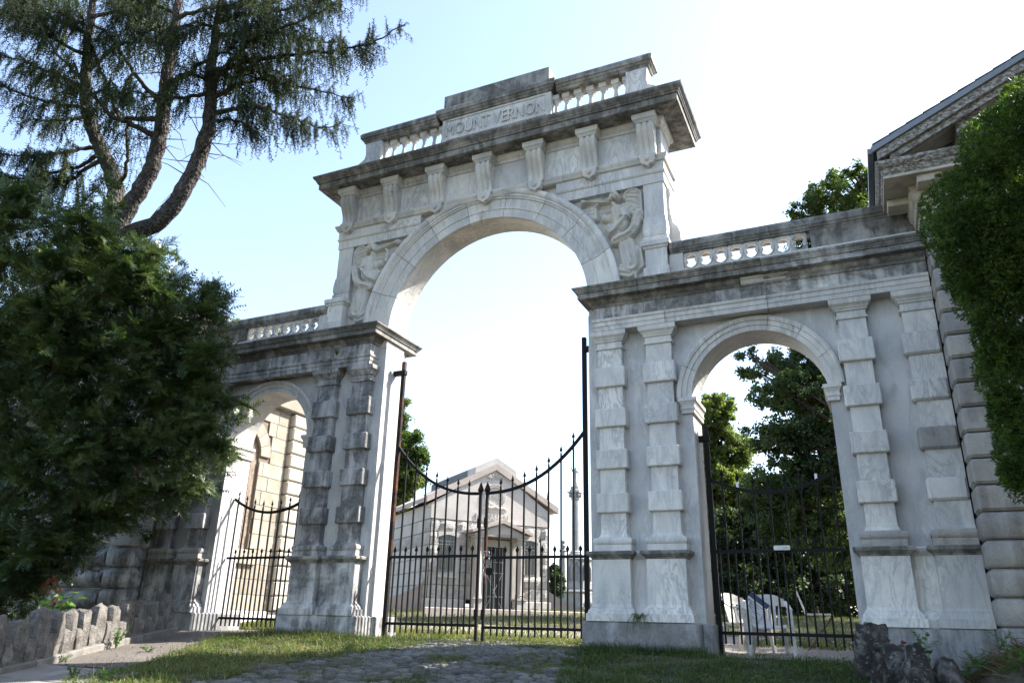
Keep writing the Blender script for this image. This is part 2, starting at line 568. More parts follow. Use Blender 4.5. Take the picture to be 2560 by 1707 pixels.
def dup(root, loc, label=None, rz=None, scale=None):
    r = root.copy()
    COL.objects.link(r)
    r.location = loc
    if rz is not None:
        r.rotation_euler = (0, 0, rz)
    if scale is not None:
        r.scale = scale
    if label:
        r['label'] = label
    for ch in list(root.children):
        c = ch.copy()
        COL.objects.link(c)
        c.parent = r
        for g in list(ch.children):
            d = g.copy()
            COL.objects.link(d)
            d.parent = c
    return r


def big_mesh(name, V, F, mat, smooth=False):
    """V (n,3), F (m,3) triangle indices"""
    me = bpy.data.meshes.new(name)
    V = np.ascontiguousarray(V, np.float32)
    F = np.ascontiguousarray(F, np.int32)
    me.vertices.add(len(V))
    me.vertices.foreach_set('co', V.ravel())
    me.loops.add(F.size)
    me.loops.foreach_set('vertex_index', F.ravel())
    me.polygons.add(len(F))
    me.polygons.foreach_set('loop_start', np.arange(0, F.size, 3, dtype=np.int32))
    if smooth:
        me.polygons.foreach_set('use_smooth', np.ones(len(F), bool))
    me.update(calc_edges=True)
    me.materials.append(mat)
    return me


def norm(a):
    return a / np.maximum(np.linalg.norm(a, axis=-1, keepdims=True), 1e-9)


def frames(d, roll=None, upref=None):
    """rotation matrices whose x axis is d"""
    d = norm(np.asarray(d, float))
    ref = np.tile(np.array([0.0, 0.0, 1.0]), (len(d), 1)) if upref is None else upref
    y = np.cross(ref, d)
    bad = np.linalg.norm(y, axis=1) < 1e-3
    y[bad] = np.cross(np.array([1.0, 0, 0]), d[bad])
    y = norm(y)
    z = np.cross(d, y)
    if roll is not None:
        c, s = np.cos(roll)[:, None], np.sin(roll)[:, None]
        y, z = c * y + s * z, -s * y + c * z
    return np.stack([d, y, z], axis=2)


def scatter(TV, TF, P, R, S):
    """instances of one template written out as real triangles"""
    n = len(P)
    S = np.asarray(S, float)
    if S.ndim == 1:
        S = S[:, None].repeat(3, 1)
    V = np.einsum('nij,nkj->nki', R, TV[None] * S[:, None, :]) + P[:, None, :]
    F = TF[None] + (np.arange(n) * len(TV))[:, None, None]
    return V.reshape(-1, 3), F.reshape(-1, 3)


def join(parts):
    V, F, o = [], [], 0
    for v, f in parts:
        V.append(v)
        F.append(f + o)
        o += len(v)
    return np.concatenate(V), np.concatenate(F)


def in_poly(px, py, poly):
    poly = np.asarray(poly, float)
    x0, y0 = poly[:, 0], poly[:, 1]
    x1, y1 = np.roll(x0, -1), np.roll(y0, -1)
    c = ((y0[None] > py[:, None]) != (y1[None] > py[:, None])) & (
        px[:, None] < (x1 - x0)[None] * (py[:, None] - y0[None]) / ((y1 - y0)[None] + 1e-9) + x0[None])
    return c.sum(1) % 2 == 1


def poly_dist(px, py, poly):
    poly = np.asarray(poly, float)
    a, b = poly, np.roll(poly, -1, 0)
    d = b - a
    t = ((px[:, None] - a[None, :, 0]) * d[None, :, 0] + (py[:, None] - a[None, :, 1]) * d[None, :, 1]) / ((d ** 2).sum(1)[None] + 1e-9)
    t = np.clip(t, 0, 1)
    return np.sqrt((px[:, None] - a[None, :, 0] - t * d[None, :, 0]) ** 2 + (py[:, None] - a[None, :, 1] - t * d[None, :, 1]) ** 2).min(1)

# ================================================================== SETTING: ground
def structure(o, kind='structure', label=None):
    o['kind'] = kind
    if label:
        o['label'] = label
    return o


def clip_y(poly, lo, hi):
    for sgn, lim in ((1, lo), (-1, hi)):
        out = []
        for i in range(len(poly)):
            a, b = poly[i], poly[(i + 1) % len(poly)]
            da, db = sgn * (a[1] - lim), sgn * (b[1] - lim)
            if da >= 0:
                out.append(a)
            if (da > 0 > db) or (da < 0 < db):
                t = da / (da - db)
                out.append((a[0] + t * (b[0] - a[0]), a[1] + t * (b[1] - a[1])))
        poly = out
        if not poly:
            return []
    return poly


def sheet(name, poly, off, mat, label=None):
    mb = MB()
    for lo, hi in ((-14, -0.3), (-0.3, 1.0), (1.0, 13.7), (13.7, 400)):
        p = clip_y(poly, lo, hi)
        if len(p) > 2:
            mb.add([(x, y, float(G(x, y)) + off) for x, y in p], [tuple(range(len(p)))])
    o = ob(name, mb, mat)
    return structure(o, label=label)


def rough_poly(pts, step=0.25, amp=0.06):
    out = []
    for i in range(len(pts)):
        a, b = np.array(pts[i]), np.array(pts[(i + 1) % len(pts)])
        n = max(1, int(np.linalg.norm(b - a) / step))
        for k in range(n):
            p = a + (b - a) * k / n
            out.append((p[0] + random.uniform(-amp, amp), p[1] + random.uniform(-amp, amp)))
    return out


xs = [-600, -200, -60, -30, -12, -6, 0, 6, 12, 30, 60, 200, 600]
ys = [-600, -200, -60, -30, -14, -8, -4, -0.3, 1, 5, 13.7, 30, 60, 200, 600]
mb = MB()
for y in ys:
    for x in xs:
        mb.v.append((x, y, float(G(x, y))))
for j in range(len(ys) - 1):
    for i in range(len(xs) - 1):
        k = j * len(xs) + i
        mb.f.append((k, k + 1, k + 1 + len(xs), k + len(xs)))
structure(ob('ground', mb, M['earth']), label='earth and thin grass around the cemetery gateway')

DRIVE = [(-1.05, -7.5), (-1.43, -4.15), (-1.18, -3.02), (-0.93, -2.21), (-0.73, -1.24), (-0.75, 0.2), (-0.9, 2.4), (1.7, 2.4), (1.85, 0.3), (2.0, -0.55), (2.36, -1.72), (2.66, -2.75), (3.2, -7.5)]
drive = sheet('cobbled_drive', rough_poly(DRIVE, 0.5, 0.05), 0.004, M['soil_joint'], 'cobbled carriage drive sloping down from the main gates')
PATH = [(-2.72, -3.85), (-2.87, -3.29), (-3.46, -2.19), (-3.85, -1.45), (-4.25, -0.57), (-3.75, 0.1), (-3.7, 1.4), (-5.62, 1.4), (-5.51, -0.34), (-5.3, -0.57), (-4.8, -1.9), (-4.35, -3.12), (-3.95, -3.9)]
sheet('asphalt_path', rough_poly(PATH, 0.4, 0.03), 0.008, M['asphalt'], 'worn asphalt path beside the low stone wall')
sheet('gravel_yard', rough_poly([(-9, 2.6), (-1.2, 2.2), (1.8, 2.1), (3.7, 0.95), (3.75, 0.2), (5.6, 0.2), (5.7, 1.2), (9, 2.2), (9, 4.4), (2, 4.9), (-9, 6.2)], 0.5, 0.12), 0.008, M['gravel'],
      'pale gravel track crossing behind the gates')
# concrete pavement slabs, bottom left
pav = structure(ob('pavement', MB().add([(x, y, float(G(x, y)) + 0.002) for x, y in ((-8, -9), (-1.2, -9), (-1.4, -4.5), (-3.5, -4.6), (-3.6, -9))][:0] or
                [(x, y, float(G(x, y)) + 0.003) for x, y in ((-3.95, -3.98), (-3.7, -8.0), (-1.5, -8.0), (-2.2, -3.98))], [(0, 1, 2, 3)]), M['soil_joint']),
                label='strip of old concrete pavement in front of the low wall')
for i, (xa, ya, xb, yb) in enumerate(((-3.9, -4.83, -2.97, -4.02), (-2.94, -4.83, -2.15, -4.02), (-3.7, -5.9, -2.8, -4.87), (-2.77, -5.9, -1.8, -4.87))):
    z = [float(G(x, y)) for x, y in ((xa, ya), (xb, ya), (xb, yb), (xa, yb))]
    c = 0.015
    pts = [(xa, ya), (xb, ya), (xb, yb), (xa, yb)]
    cx, cy = (xa + xb) / 2, (ya + yb) / 2
    m2 = MB().add([(x, y, zz - 0.03) for (x, y), zz in zip(pts, z)] + [(x, y, zz + 0.018) for (x, y), zz in zip(pts, z)] +
                  [(x + (cx - x) * 0.03, y + (cy - y) * 0.03, zz + 0.028) for (x, y), zz in zip(pts, z)],
                  [(0, 1, 5, 4), (1, 2, 6, 5), (2, 3, 7, 6), (3, 0, 4, 7), (4, 5, 9, 8), (5, 6, 10, 9), (6, 7, 11, 10), (7, 4, 8, 11), (8, 9, 10, 11)])
    ob('paving_slab', m2, M['concrete'], pav)

# cobbles: 300 nearest as parts, the rest one part
cob_meshes = []
for k in range(8):
    m2 = MB()
    w, d = 0.098, 0.056
    ring = lambda f, z, j: [((sx * w * f + random.uniform(-j, j)), (sy * d * f + random.uniform(-j, j)), z + random.uniform(-j, j) * 0.6) for sx, sy in ((-1, -1), (0, -1.06), (1, -1), (1, 1), (0, 1.06), (-1, 1))]
    vs = ring(1.0, -0.05, 0) + ring(1.0, 0.012, 0.006) + ring(0.72, 0.036, 0.008)
    fs = [(i, (i + 1) % 6, 6 + (i + 1) % 6, 6 + i) for i in range(6)] + [(6 + i, 6 + (i + 1) % 6, 12 + (i + 1) % 6, 12 + i) for i in range(6)] + [tuple(range(12, 18))]
    cob_meshes.append(mesh_of('cobble', m2.add(vs, fs), M['cobble']))
cob = []
dp = np.array(DRIVE)
y = -6.2
row = 0
while y < 1.9:
    x = -1.3 + random.uniform(0, 0.2)
    while x < 3.3:
        sx = random.uniform(0.75, 1.15)
        x += 0.21 * sx
        cob.append((x - 0.1 * sx, y + random.uniform(-0.012, 0.012), sx))
    y += random.uniform(0.118, 0.134)
    row += 1
ca = np.array(cob)
ins = in_poly(ca[:, 0], ca[:, 1], np.array(DRIVE))
cob = [c for c, k in zip(cob, ins) if k and random.random() > 0.05]


def seen_key(c):
    d = np.array([c[0], c[1], float(G(c[0], c[1]))]) - CAM
    z = d @ FWD
    v = 853.5 - FPX * (d @ UPV) / z
    return (0 if v < 1712 else 1, np.linalg.norm(d))


cob.sort(key=seen_key)
rest = MB()
for i, (x, y, sx) in enumerate(cob):
    z = float(G(x, y)) - 0.004 + random.uniform(-0.012, 0.009)
    tilt = math.atan(0.10) if y < -0.3 else 0
    Rm = Matrix.Translation((x, y, z)) @ Matrix.Rotation(tilt + random.uniform(-.07, .07), 4, 'X') @ Matrix.Rotation(random.uniform(-.06, .06), 4, 'Y') @ Matrix.Rotation(random.uniform(-.08, .08), 4, 'Z') @ Matrix.Diagonal((sx, random.uniform(0.9, 1.05), random.uniform(0.9, 1.2), 1))
    me = cob_meshes[i % 8]
    if i < 300:
        o = bpy.data.objects.new('cobble', me)
        COL.objects.link(o)
        o.parent = drive
        o.matrix_local = Rm
    else:
        rest.add([tuple(Rm @ v.co) for v in me.vertices], [tuple(p.vertices) for p in me.polygons])
o = ob('cobbles', rest, M['cobble'], drive)
o['kind'] = 'stuff'

# ================================================================== THE GATEWAY
gate = thing('cemetery_gateway', 'grey-white marble gateway with a tall central arch and two low side arches', 'gateway', (0, 0, 0))
ARC_C, ARC_R = 5.53, 2.035
WZ, WR, WX = 3.62, 0.975, 4.665


def gp(name, mb, mat, sx=1, parent=gate, smooth=False, **kw):
    return ob(name, mb.mir(sx < 0), mat, parent, smooth=smooth, **kw)


PED = [(2.13, 2.70), (2.944, 3.508), (5.758, 6.33), (6.61, 7.115)]
BLK = [(2.194, 2.678), (2.994, 3.486), (5.834, 6.292), (6.66, 7.115)]
BZ = [(1.914, 2.21), (2.576, 2.88), (3.236, 3.537), (3.889, 4.219)]
for sx in (1, -1):
    pm = M['marble'] if sx > 0 else M['marble_black']
    em = M['marble_stained']
    # plinths
    gp('plinth', MB().cbox(1.97, 3.65, -0.065, 1.2, -0.5, 0.385, 0.02), M['plinth_stone'] if sx > 0 else M['marble_black'], sx)
    gp('plinth', MB().cbox(3.652, 3.79, 0.14, 1.0, -0.5, 0.375, 0.015), M['plinth_stone'], sx)
    gp('plinth', MB().cbox(5.60, 7.11, -0.065, 1.2, -0.5, 0.385, 0.02), M['plinth_stone'], sx)
    # pier and wing wall with the low arch cut through it
    poly = [(2.03, 0.3), (2.03, 5.24), (7.12, 5.24), (7.12, 0.3), (WX + WR, 0.3)]
    poly += [(WX + WR * math.cos(a), WZ + WR * math.sin(a)) for a in np.linspace(0, PI, 33)]
    poly += [(WX - WR, 0.3)]
    gp('wall', MB().prism(poly, 'y', 0.25, 0.88), M['marble_wall'], sx)
    # archivolt stones
    pr = [(0.972, 0.246), (0.972, 0.215), (1.045, 0.21), (1.05, 0.192), (1.115, 0.188), (1.125, 0.165), (1.165, 0.15), (1.195, 0.165), (1.195, 0.246)]
    for k in range(7):
        a0, a1 = PI * k / 7 + 0.003, PI * (k + 1) / 7 - 0.003
        gp('arch_stone', MB().arc(WX, WZ, a0, a1, pr, 6), M['marble_arch'], sx, smooth=30)
    for xa, xb in ((3.50, 3.755), (5.575, 5.80)):
        gp('impost', MB().stack(xa + 0.03, xb - 0.03, 0.19, 0.9, [(3.38, 0), (3.44, 0.0), (3.445, 0.012), (3.47, 0.012), (3.475, 0.0), (3.51, 0.005), (3.56, 0.03), (3.565, 0.042), (3.617, 0.042)], 'LRF'), M['marble_arch'], sx)
    # pedestals, pilasters
    for i, ((p0, p1), (b0, b1)) in enumerate(zip(PED, BLK)):
        sd = 'LRF' if i < 3 else 'LF'
        ped = gp('pedestal', MB().stack(p0, p1, 0.0, 0.25, [(0.385, 0.085), (0.485, 0.085), (0.49, 0.065), (0.53, 0.055), (0.56, 0.03), (0.575, 0.03), (0.58, 0.012), (0.615, 0.0), (1.235, 0.0)], sd), pm, sx)
        gp('pedestal_cap', MB().stack(p0, p1, 0.0, 0.25, [(1.2355, 0.004), (1.24, 0.014), (1.258, 0.018), (1.262, 0.03), (1.29, 0.06), (1.30, 0.075), (1.335, 0.08), (1.35, 0.066)], sd), M['marble_weathered'], sx, ped)
        s0, s1 = b0 + 0.045, (b1 - 0.045 if i < 3 else b1)
        pil = gp('pilaster', MB().stack(s0, s1, 0.105, 0.25, [(1.56, 0.03), (1.575, 0.022), (1.61, 0.006), (1.66, 0.0), (4.53, 0.0)], sd), pm, sx)
        gp('pilaster_base', MB().stack(s0, s1, 0.105, 0.25, [(1.352, 0.088), (1.445, 0.088), (1.447, 0.07), (1.452, 0.082), (1.475, 0.096), (1.50, 0.1), (1.525, 0.096), (1.545, 0.08), (1.548, 0.04), (1.56, 0.036)], sd), pm if i < 2 else M['quoin'], sx, pil)
        gp('capital', MB().stack(s0, s1, 0.105, 0.25, [(4.53, 0.012), (4.535, 0.028), (4.56, 0.03), (4.565, 0.01), (4.65, 0.008), (4.66, 0.03), (4.685, 0.035), (4.69, 0.045), (4.72, 0.06), (4.745, 0.085), (4.755, 0.095), (4.80, 0.10), (4.828, 0.1)], sd), M['marble_arch'] if sx > 0 else M['marble_stained'], sx, pil)
        for j, (z0, z1) in enumerate(BZ):
            c = 0.014 if i < 3 else 0.03
            gp('rusticated_block', MB().cbox(b0 - 0.008, b1 + (0.008 if i < 3 else 0), 0.048, 0.25, z0 + 0.002, z1 - 0.002, c), (M['quoin'] if (i == 3 and j == 1) else pm), sx, pil)
    gp('pedestal_link', MB().stack(2.70, 2.944, 0.14, 0.25, [(0.385, 0.1), (0.485, 0.1), (0.6, 0.0), (1.235, 0.0), (1.29, 0.055), (1.335, 0.07), (1.35, 0.06)], 'F'), pm, sx)
    gp('pedestal_link', MB().stack(6.33, 6.61, 0.14, 0.25, [(0.385, 0.1), (0.485, 0.1), (0.6, 0.0), (1.235, 0.0), (1.29, 0.055), (1.335, 0.07), (1.35, 0.06)], 'F'), pm, sx)
    # entablature stones
    cuts = [2.215, 3.395, 4.95, 5.62, 7.11]
    for a, b in zip(cuts[:-1], cuts[1:]):
        if a == 4.95:
            continue
        bb = 7.11 if a == 5.62 else b
        aa = 4.95 if a == 5.62 else a
        sd = 'LF' if a == 2.215 else 'F'
        j = random.uniform(-0.006, 0.006)
        gp('architrave_stone', MB().stack(aa + 0.004, bb - 0.004, 0.0 + j, 0.25, [(4.83, 0), (4.905, 0.0), (4.907, 0.012), (4.975, 0.012), (4.98, 0.025), (5.0, 0.035), (5.028, 0.035)], sd), M['marble_arch'] if sx > 0 else M['marble_stained'], sx)
    for a, b in ((2.215, 3.05), (3.05, 4.885), (4.885, 7.11)):
        sd = 'LF' if a == 2.215 else 'F'
        gp('frieze_stone', MB().stack(a + 0.003, b - 0.003, random.uniform(0, 0.008), 0.25, [(5.03, 0), (5.238, 0)], sd), em, sx)
    prof = [(5.24, 0.0), (5.255, 0.012), (5.275, 0.02), (5.31, 0.06), (5.335, 0.075), (5.36, 0.08), (5.362, 0.195), (5.366, 0.20), (5.45, 0.2), (5.453, 0.222), (5.47, 0.225), (5.478, 0.235), (5.50, 0.245), (5.53, 0.275), (5.552, 0.28), (5.575, 0.2)]
    for k, (a, b) in enumerate(((2.195, 3.02), (3.02, 4.93), (4.93, 7.11))):
        sd = 'LFB' if k == 0 else 'FB'
        dz = -0.016 if k == 2 else 0
        gp('cornice_stone', MB().stack(a + 0.003, b - 0.003, 0.0, 1.08, [(z + dz, o + (0.012 if k == 2 else 0)) for z, o in prof], sd), M['marble_weathered'] if k < 2 or sx < 0 else M['marble_stained'], sx)
    if sx > 0:
        gp('cornice_fragment', MB().stack(4.60, 5.22, -0.02, 0.0, [(5.245, 0.0), (5.26, 0.03), (5.31, 0.05), (5.33, 0.075), (5.357, 0.078)], 'RF'), M['marble_relief'], sx)
    gp('cornice_core', MB().box(2.04, 7.1, 0.26, 0.87, 5.243, 5.54), M['marble_wall'], sx)
    # pierced parapet of the wing
    gp('parapet_base', MB().stack(3.47, 7.11, 0.2, 0.48, [(5.54, 0.03), (5.76, 0.03), (5.80, 0.0)], 'F'), M['marble_arch'], sx)
    gp('parapet_block', MB().box(3.47, 3.70, 0.205, 0.46, 5.803, 6.10), M['marble_arch'], sx)
    gp('parapet_block', MB().box(5.655, 7.11, 0.205, 0.46, 5.803, 6.10), M['marble_weathered'], sx)
    for k, (a, b) in enumerate(((3.49, 4.50), (4.50, 5.66), (5.66, 7.11))):
        gp('parapet_rail', MB().stack(a + 0.003, b - 0.003, 0.2, 0.48, [(6.102, 0.0), (6.13, 0.012), (6.14, 0.03), (6.17, 0.045), (6.18, 0.06), (6.26, 0.065), (6.30, 0.05), (6.32, 0.0)], 'FB'), M['marble_weathered'], sx)

# pierced ring panels: one mesh shared by all copies
def ring_cell():
    hw, z0, z1, y0, y1 = 0.1185, 5.802, 6.101, 0.215, 0.325
    n = 40
    cz = (z0 + z1) / 2
    outer, hole, rim = [], [], []
    for k in range(n):
        t = 2 * PI * k / n
        c, s_ = math.cos(t), math.sin(t)
        sc = min(hw / max(abs(c), 1e-6), (z1 - z0) / 2 / max(abs(s_), 1e-6))
        outer.append((c * sc, cz + s_ * sc))
        pinch = 1 - 0.42 * math.exp(-((abs(c) - 1) / 0.05) ** 2)
        r = 1.0 / math.sqrt((c / 0.097) ** 2 + (s_ / 0.128) ** 2) * pinch
        hole.append((c * r, cz + s_ * r))
        r2 = 1.0 / math.sqrt((c / 0.112) ** 2 + (s_ / 0.142) ** 2)
        rim.append((c * r2, cz + s_ * r2))
    m = MB()
    vs = []
    for x, z in outer:
        vs.append((x, y0 + 0.022, z))
    for x, z in rim:
        vs.append((x, y0 + 0.022, z))
    for x, z in rim:
        vs.append((x * 0.985, y0, cz + (z - cz) * 0.985))
    for x, z in hole:
        vs.append((x, y0 + 0.004, z))
    for x, z in hole:
        vs.append((x, y1, z))
    for x, z in outer:
        vs.append((x, y1, z))
    fs = []
    for L in range(6):
        for k in range(n):
            a, b = L * n + k, L * n + (k + 1) % n
            c, d = ((L + 1) % 6) * n + (k + 1) % n, ((L + 1) % 6) * n + k
            fs.append((a, b, c, d))
    return m.add(vs, fs)


ring_me = mesh_of('parapet_ring', ring_cell(), M['marble_arch'])
for sx in (1, -1):
    for k in range(8):
        o = ob('parapet_ring', ring_me, None, gate)
        o.location.x = sx * (3.82 + 0.2375 * k)

# ---- central arch and attic
poly = [(-3.3, 5.56), (-3.3, 8.08), (3.3, 8.08), (3.3, 5.56), (ARC_R, 5.56)]
poly += [(ARC_R * math.cos(a), ARC_C + ARC_R * math.sin(a)) for a in np.linspace(0.02, PI - 0.02, 65)]
poly += [(-ARC_R, 5.56)]
gp('spandrel_wall', MB().prism(poly, 'y', 0.34, 0.88), M['marble_arch'], 1)
pr = [(2.033, 0.338), (2.033, 0.255), (2.19, 0.25), (2.195, 0.235), (2.225, 0.235), (2.23, 0.256), (2.41, 0.25), (2.415, 0.225), (2.44, 0.222), (2.455, 0.2), (2.50, 0.215), (2.515, 0.19), (2.555, 0.172), (2.60, 0.178), (2.625, 0.2), (2.628, 0.338)]
for k in range(9):
    a0, a1 = PI * k / 9 + 0.0022, PI * (k + 1) / 9 - 0.0022
    gp('arch_stone', MB().arc(0, ARC_C, max(a0, 0.012), min(a1, PI - 0.012), pr, 10), M['marble_arch'], 1, smooth=30)
for sx in (1, -1):
    gp('attic_pier', MB().stack(3.075, 3.425, 0.25, 0.92, [(6.372, 0.03), (6.52, 0.03), (6.53, 0.0), (6.54, 0.015), (6.60, 0.03), (6.70, 0.03), (6.88, 0.012), (6.90, 0.0), (7.56, 0.0)], 'LRF'), M['marble'], sx)
    gp('attic_pedestal', MB().stack(3.09, 3.455, 0.125, 0.98, [(5.556, 0.03), (5.88, 0.03), (5.90, 0.0), (6.22, 0.0), (6.235, 0.02), (6.27, 0.03), (6.28, 0.055), (6.345, 0.06), (6.37, 0.05)], 'LRF'), M['marble'], sx)
    sc = [(3.42, 5.57), (3.60, 5.57), (3.61, 5.9), (3.59, 6.25), (3.63, 6.45), (3.62, 6.65), (3.57, 6.78), (3.51, 6.86), (3.475, 7.05), (3.46, 7.3), (3.49, 7.42), (3.48, 7.55), (3.42, 7.55)]
    gp('scroll_buttress', MB().prism(sc, 'y', 0.5, 0.86), M['marble_arch'], sx, smooth=40)
    gp('attic_architrave', MB().stack(1.45, 3.45, 0.235, 0.95, [(7.56, 0.0), (7.74, 0.0), (7.745, 0.015), (7.775, 0.03), (7.78, 0.012), (7.96, 0.012)], 'RFB'), M['marble'], sx)
for a, b, sd in ((-3.45, -1.6, 'LFB'), (-1.6, 1.6, 'FB'), (1.6, 3.45, 'RFB')):
    gp('string_course', MB().stack(a + (0.003 if a > -3 else 0), b - (0.003 if b < 3 else 0), 0.24, 0.94, [(7.962, 0.012), (7.98, 0.05), (8.0, 0.055), (8.03, 0.07), (8.06, 0.085), (8.085, 0.088)], sd), M['marble_relief'], 1)
gp('attic_core', MB().box(-3.42, 3.42, 0.30, 0.9, 8.086, 9.14), M['marble_wall'], 1)
BX = [-3.2, -2.133, -1.067, 0.0, 1.067, 2.133, 3.2]
for a, b in zip(BX[:-1], BX[1:]):
    gp('frieze_panel', MB().cbox(a + 0.004, b - 0.004, 0.25, 0.31, 8.09, 8.70, 0.006), M['marble'], 1)
gp('bed_mould', MB().stack(-3.43, 3.43, 0.25, 0.93, [(8.702, 0.0), (8.71, 0.015), (8.76, 0.02), (8.80, 0.06), (8.84, 0.075), (8.868, 0.08)], 'LRFB'), M['marble_arch'], 1)


def bracket():
    """console: cap, fluted body with an S profile, pendant; front at -y, wall at y = 0.25"""
    cap = MB().stack(-0.16, 0.16, 0.02, 0.25, [(8.70, 0.0), (8.715, 0.012), (8.735, 0.02), (8.755, 0.04), (8.762, 0.05), (8.862, 0.055)], 'LRF')
    hw = 0.148
    lv = [(8.70, 0.035), (8.66, 0.02), (8.60, 0.012), (8.52, 0.03), (8.42, 0.075), (8.32, 0.125), (8.24, 0.15), (8.17, 0.158), (8.11, 0.15), (8.09, 0.155)]
    nx = 25
    body = MB()
    vs, fs = [], []
    for z, y in lv:
        for i in range(nx):
            x = -hw + 2 * hw * i / (nx - 1)
            fl = abs(math.sin(3 * PI * (x / hw * 0.46 + 0.5))) if abs(x) < hw * 0.97 else 1.0
            vs.append((x, y - 0.014 + 0.034 * (1 - fl) ** 1.3, z))
    m = len(lv)
    for j in range(m - 1):
        for i in range(nx - 1):
            fs.append((j * nx + i, j * nx + i + 1, (j + 1) * nx + i + 1, (j + 1) * nx + i))
    for s_, i in ((-1, 0), (1, nx - 1)):
        b0 = len(vs)
        for z, y in lv:
            vs.append((s_ * hw, 0.25, z))
        for j in range(m - 1):
            fs.append((j * nx + i, (j + 1) * nx + i, b0 + j + 1, b0 + j))
    body.add(vs, fs)
    for s_ in (-1, 1):          # side scrolls
        pts = []
        for k in range(15):
            t = k / 14 * 2.2 * PI + 0.3
            r = 0.075 - 0.026 * k / 14 * 2
            pts.append((s_ * (hw + 0.002), 0.115 + r * math.cos(t), 8.585 + r * math.sin(t)))
        body.tube(pts, 0.012, 5)
    dp = [(-0.165, 8.085), (0.165, 8.085), (0.165, 8.055), (0.135, 8.03), (0.13, 7.965), (0.09, 7.905), (0.035, 7.885), (0.0, 7.85), (-0.035, 7.885), (-0.09, 7.905), (-0.13, 7.965), (-0.135, 8.03), (-0.165, 8.055)]
    drop = MB().prism(dp, 'y', 0.105, 0.225)
    drop.lathe([(0.001, 7.93), (0.03, 7.95), (0.04, 7.985), (0.03, 8.02), (0.001, 8.04)], 0.0, 0.1, 8)
    return cap, body, drop


cap, body, drop = bracket()
me_c = mesh_of('bracket', body, M['marble_relief'])
me_k = mesh_of('bracket_cap', cap, M['marble_relief'])
me_d = mesh_of('pendant', drop, M['marble_relief'])
spots = [((x, 0, 0), 0) for x in BX] + [((3.18, 0.56, 0), PI / 2), ((-3.18, 0.56, 0), -PI / 2)]
for (loc, rz) in spots:
    o = ob('bracket', me_c, None, gate)
    o.location, o.rotation_euler = loc, (0, 0, rz)
    for n_, m_ in (('bracket_cap', me_k), ('pendant', me_d)):
        c = ob(n_, m_, None, o)
prof = [(8.87, 0.085), (8.875, 0.1), (8.878, 0.355), (8.885, 0.36), (8.885, 0.375), (9.005, 0.378), (9.008, 0.40), (9.02, 0.408), (9.04, 0.41), (9.05, 0.425), (9.07, 0.43), (9.12, 0.475), (9.135, 0.48), (9.165, 0.485), (9.19, 0.35)]
cx = [-3.43, -1.72, 0.02, 1.95, 3.43]
for k, (a, b) in enumerate(zip(cx[:-1], cx[1:])):
    sd = 'FB' + ('L' if k == 0 else '') + ('R' if k == 3 else '')
    gp('cornice_stone', MB().stack(a + (0.003 if k else 0), b - (0.003 if k < 3 else 0), 0.25, 0.99, [(z, o + (0.03 if o > 0.3 else 0)) for z, o in prof], sd), M['marble_weathered'], 1)
# ---- crowning parapet
gp('parapet_base', MB().stack(-3.2, 3.2, 0.42, 0.85, [(9.17, 0.04), (9.36, 0.04), (9.40, 0.0)], 'LRFB'), M['marble_arch'], 1)
gp('name_panel', MB().box(-1.24, 1.24, 0.47, 0.82, 9.401, 10.319), M['marble_arch'], 1)
gp('panel_cap', MB().stack(-1.25, 1.25, 0.46, 0.84, [(10.32, 0.02), (10.345, 0.03), (10.38, 0.07), (10.41, 0.08), (10.415, 0.10), (10.50, 0.115), (10.54, 0.10)], 'LRFB'), M['marble_weathered'], 1)
gp('top_block', MB().cbox(-1.21, 1.21, 0.42, 0.84, 10.543, 10.90, 0.012), M['marble_weathered'], 1)
for sx in (1, -1):
    gp('parapet_rail', MB().stack(1.36, 3.22, 0.47, 0.78, [(10.26, 0.0), (10.275, 0.015), (10.305, 0.02), (10.33, 0.05), (10.37, 0.06), (10.375, 0.085), (10.46, 0.095), (10.51, 0.07)], 'RFB'), M['marble_weathered'], sx)
    eb = [(2.78, 9.41), (3.34, 9.41), (3.42, 9.5), (3.44, 9.6), (3.40, 9.72), (3.30, 9.80), (3.2, 9.86), (3.17, 9.98), (3.2, 10.258), (2.78, 10.258)]
    gp('end_block', MB().prism(eb, 'y', 0.46, 0.8), M['marble'], sx, smooth=40)
bal = MB()
bal.box(-0.062, 0.062, -0.062, 0.062, 9.402, 9.47)
bal.lathe([(0.05, 9.47), (0.058, 9.49), (0.05, 9.51), (0.04, 9.525), (0.062, 9.57), (0.082, 9.64), (0.086, 9.69), (0.075, 9.75), (0.05, 9.83), (0.036, 9.91), (0.034, 9.97), (0.04, 10.0), (0.052, 10.01), (0.05, 10.025), (0.042, 10.03), (0.055, 10.055), (0.07, 10.075)], 0, 0, 14)
bal.box(-0.075, 0.075, -0.075, 0.075, 10.075, 10.169)
bal.v = [(x_, y_, 9.402 + (z_ - 9.402) * (10.258 - 9.402) / (10.169 - 9.402)) for x_, y_, z_ in bal.v]
bal_me = mesh_of('baluster', bal, M['marble_relief'], 40)
for x in (1.30, 1.515, 1.77, 2.025, 2.28, 2.535, 2.76):
    for sx in (1, -1):
        o = ob('baluster', bal_me, None, gate)
        o.location = (sx * x, 0.62, 0)
# raised border and carved letters
fr = MB()
for z in (9.78, 10.255):
    fr.box(-1.12, 1.12, 0.452, 0.469, z, z + 0.018)
for x in (-1.215, 1.197):
    fr.box(x, x + 0.018, 0.452, 0.469, 9.42, 10.17)
gp('panel_border', fr, M['marble_arch'], 1)


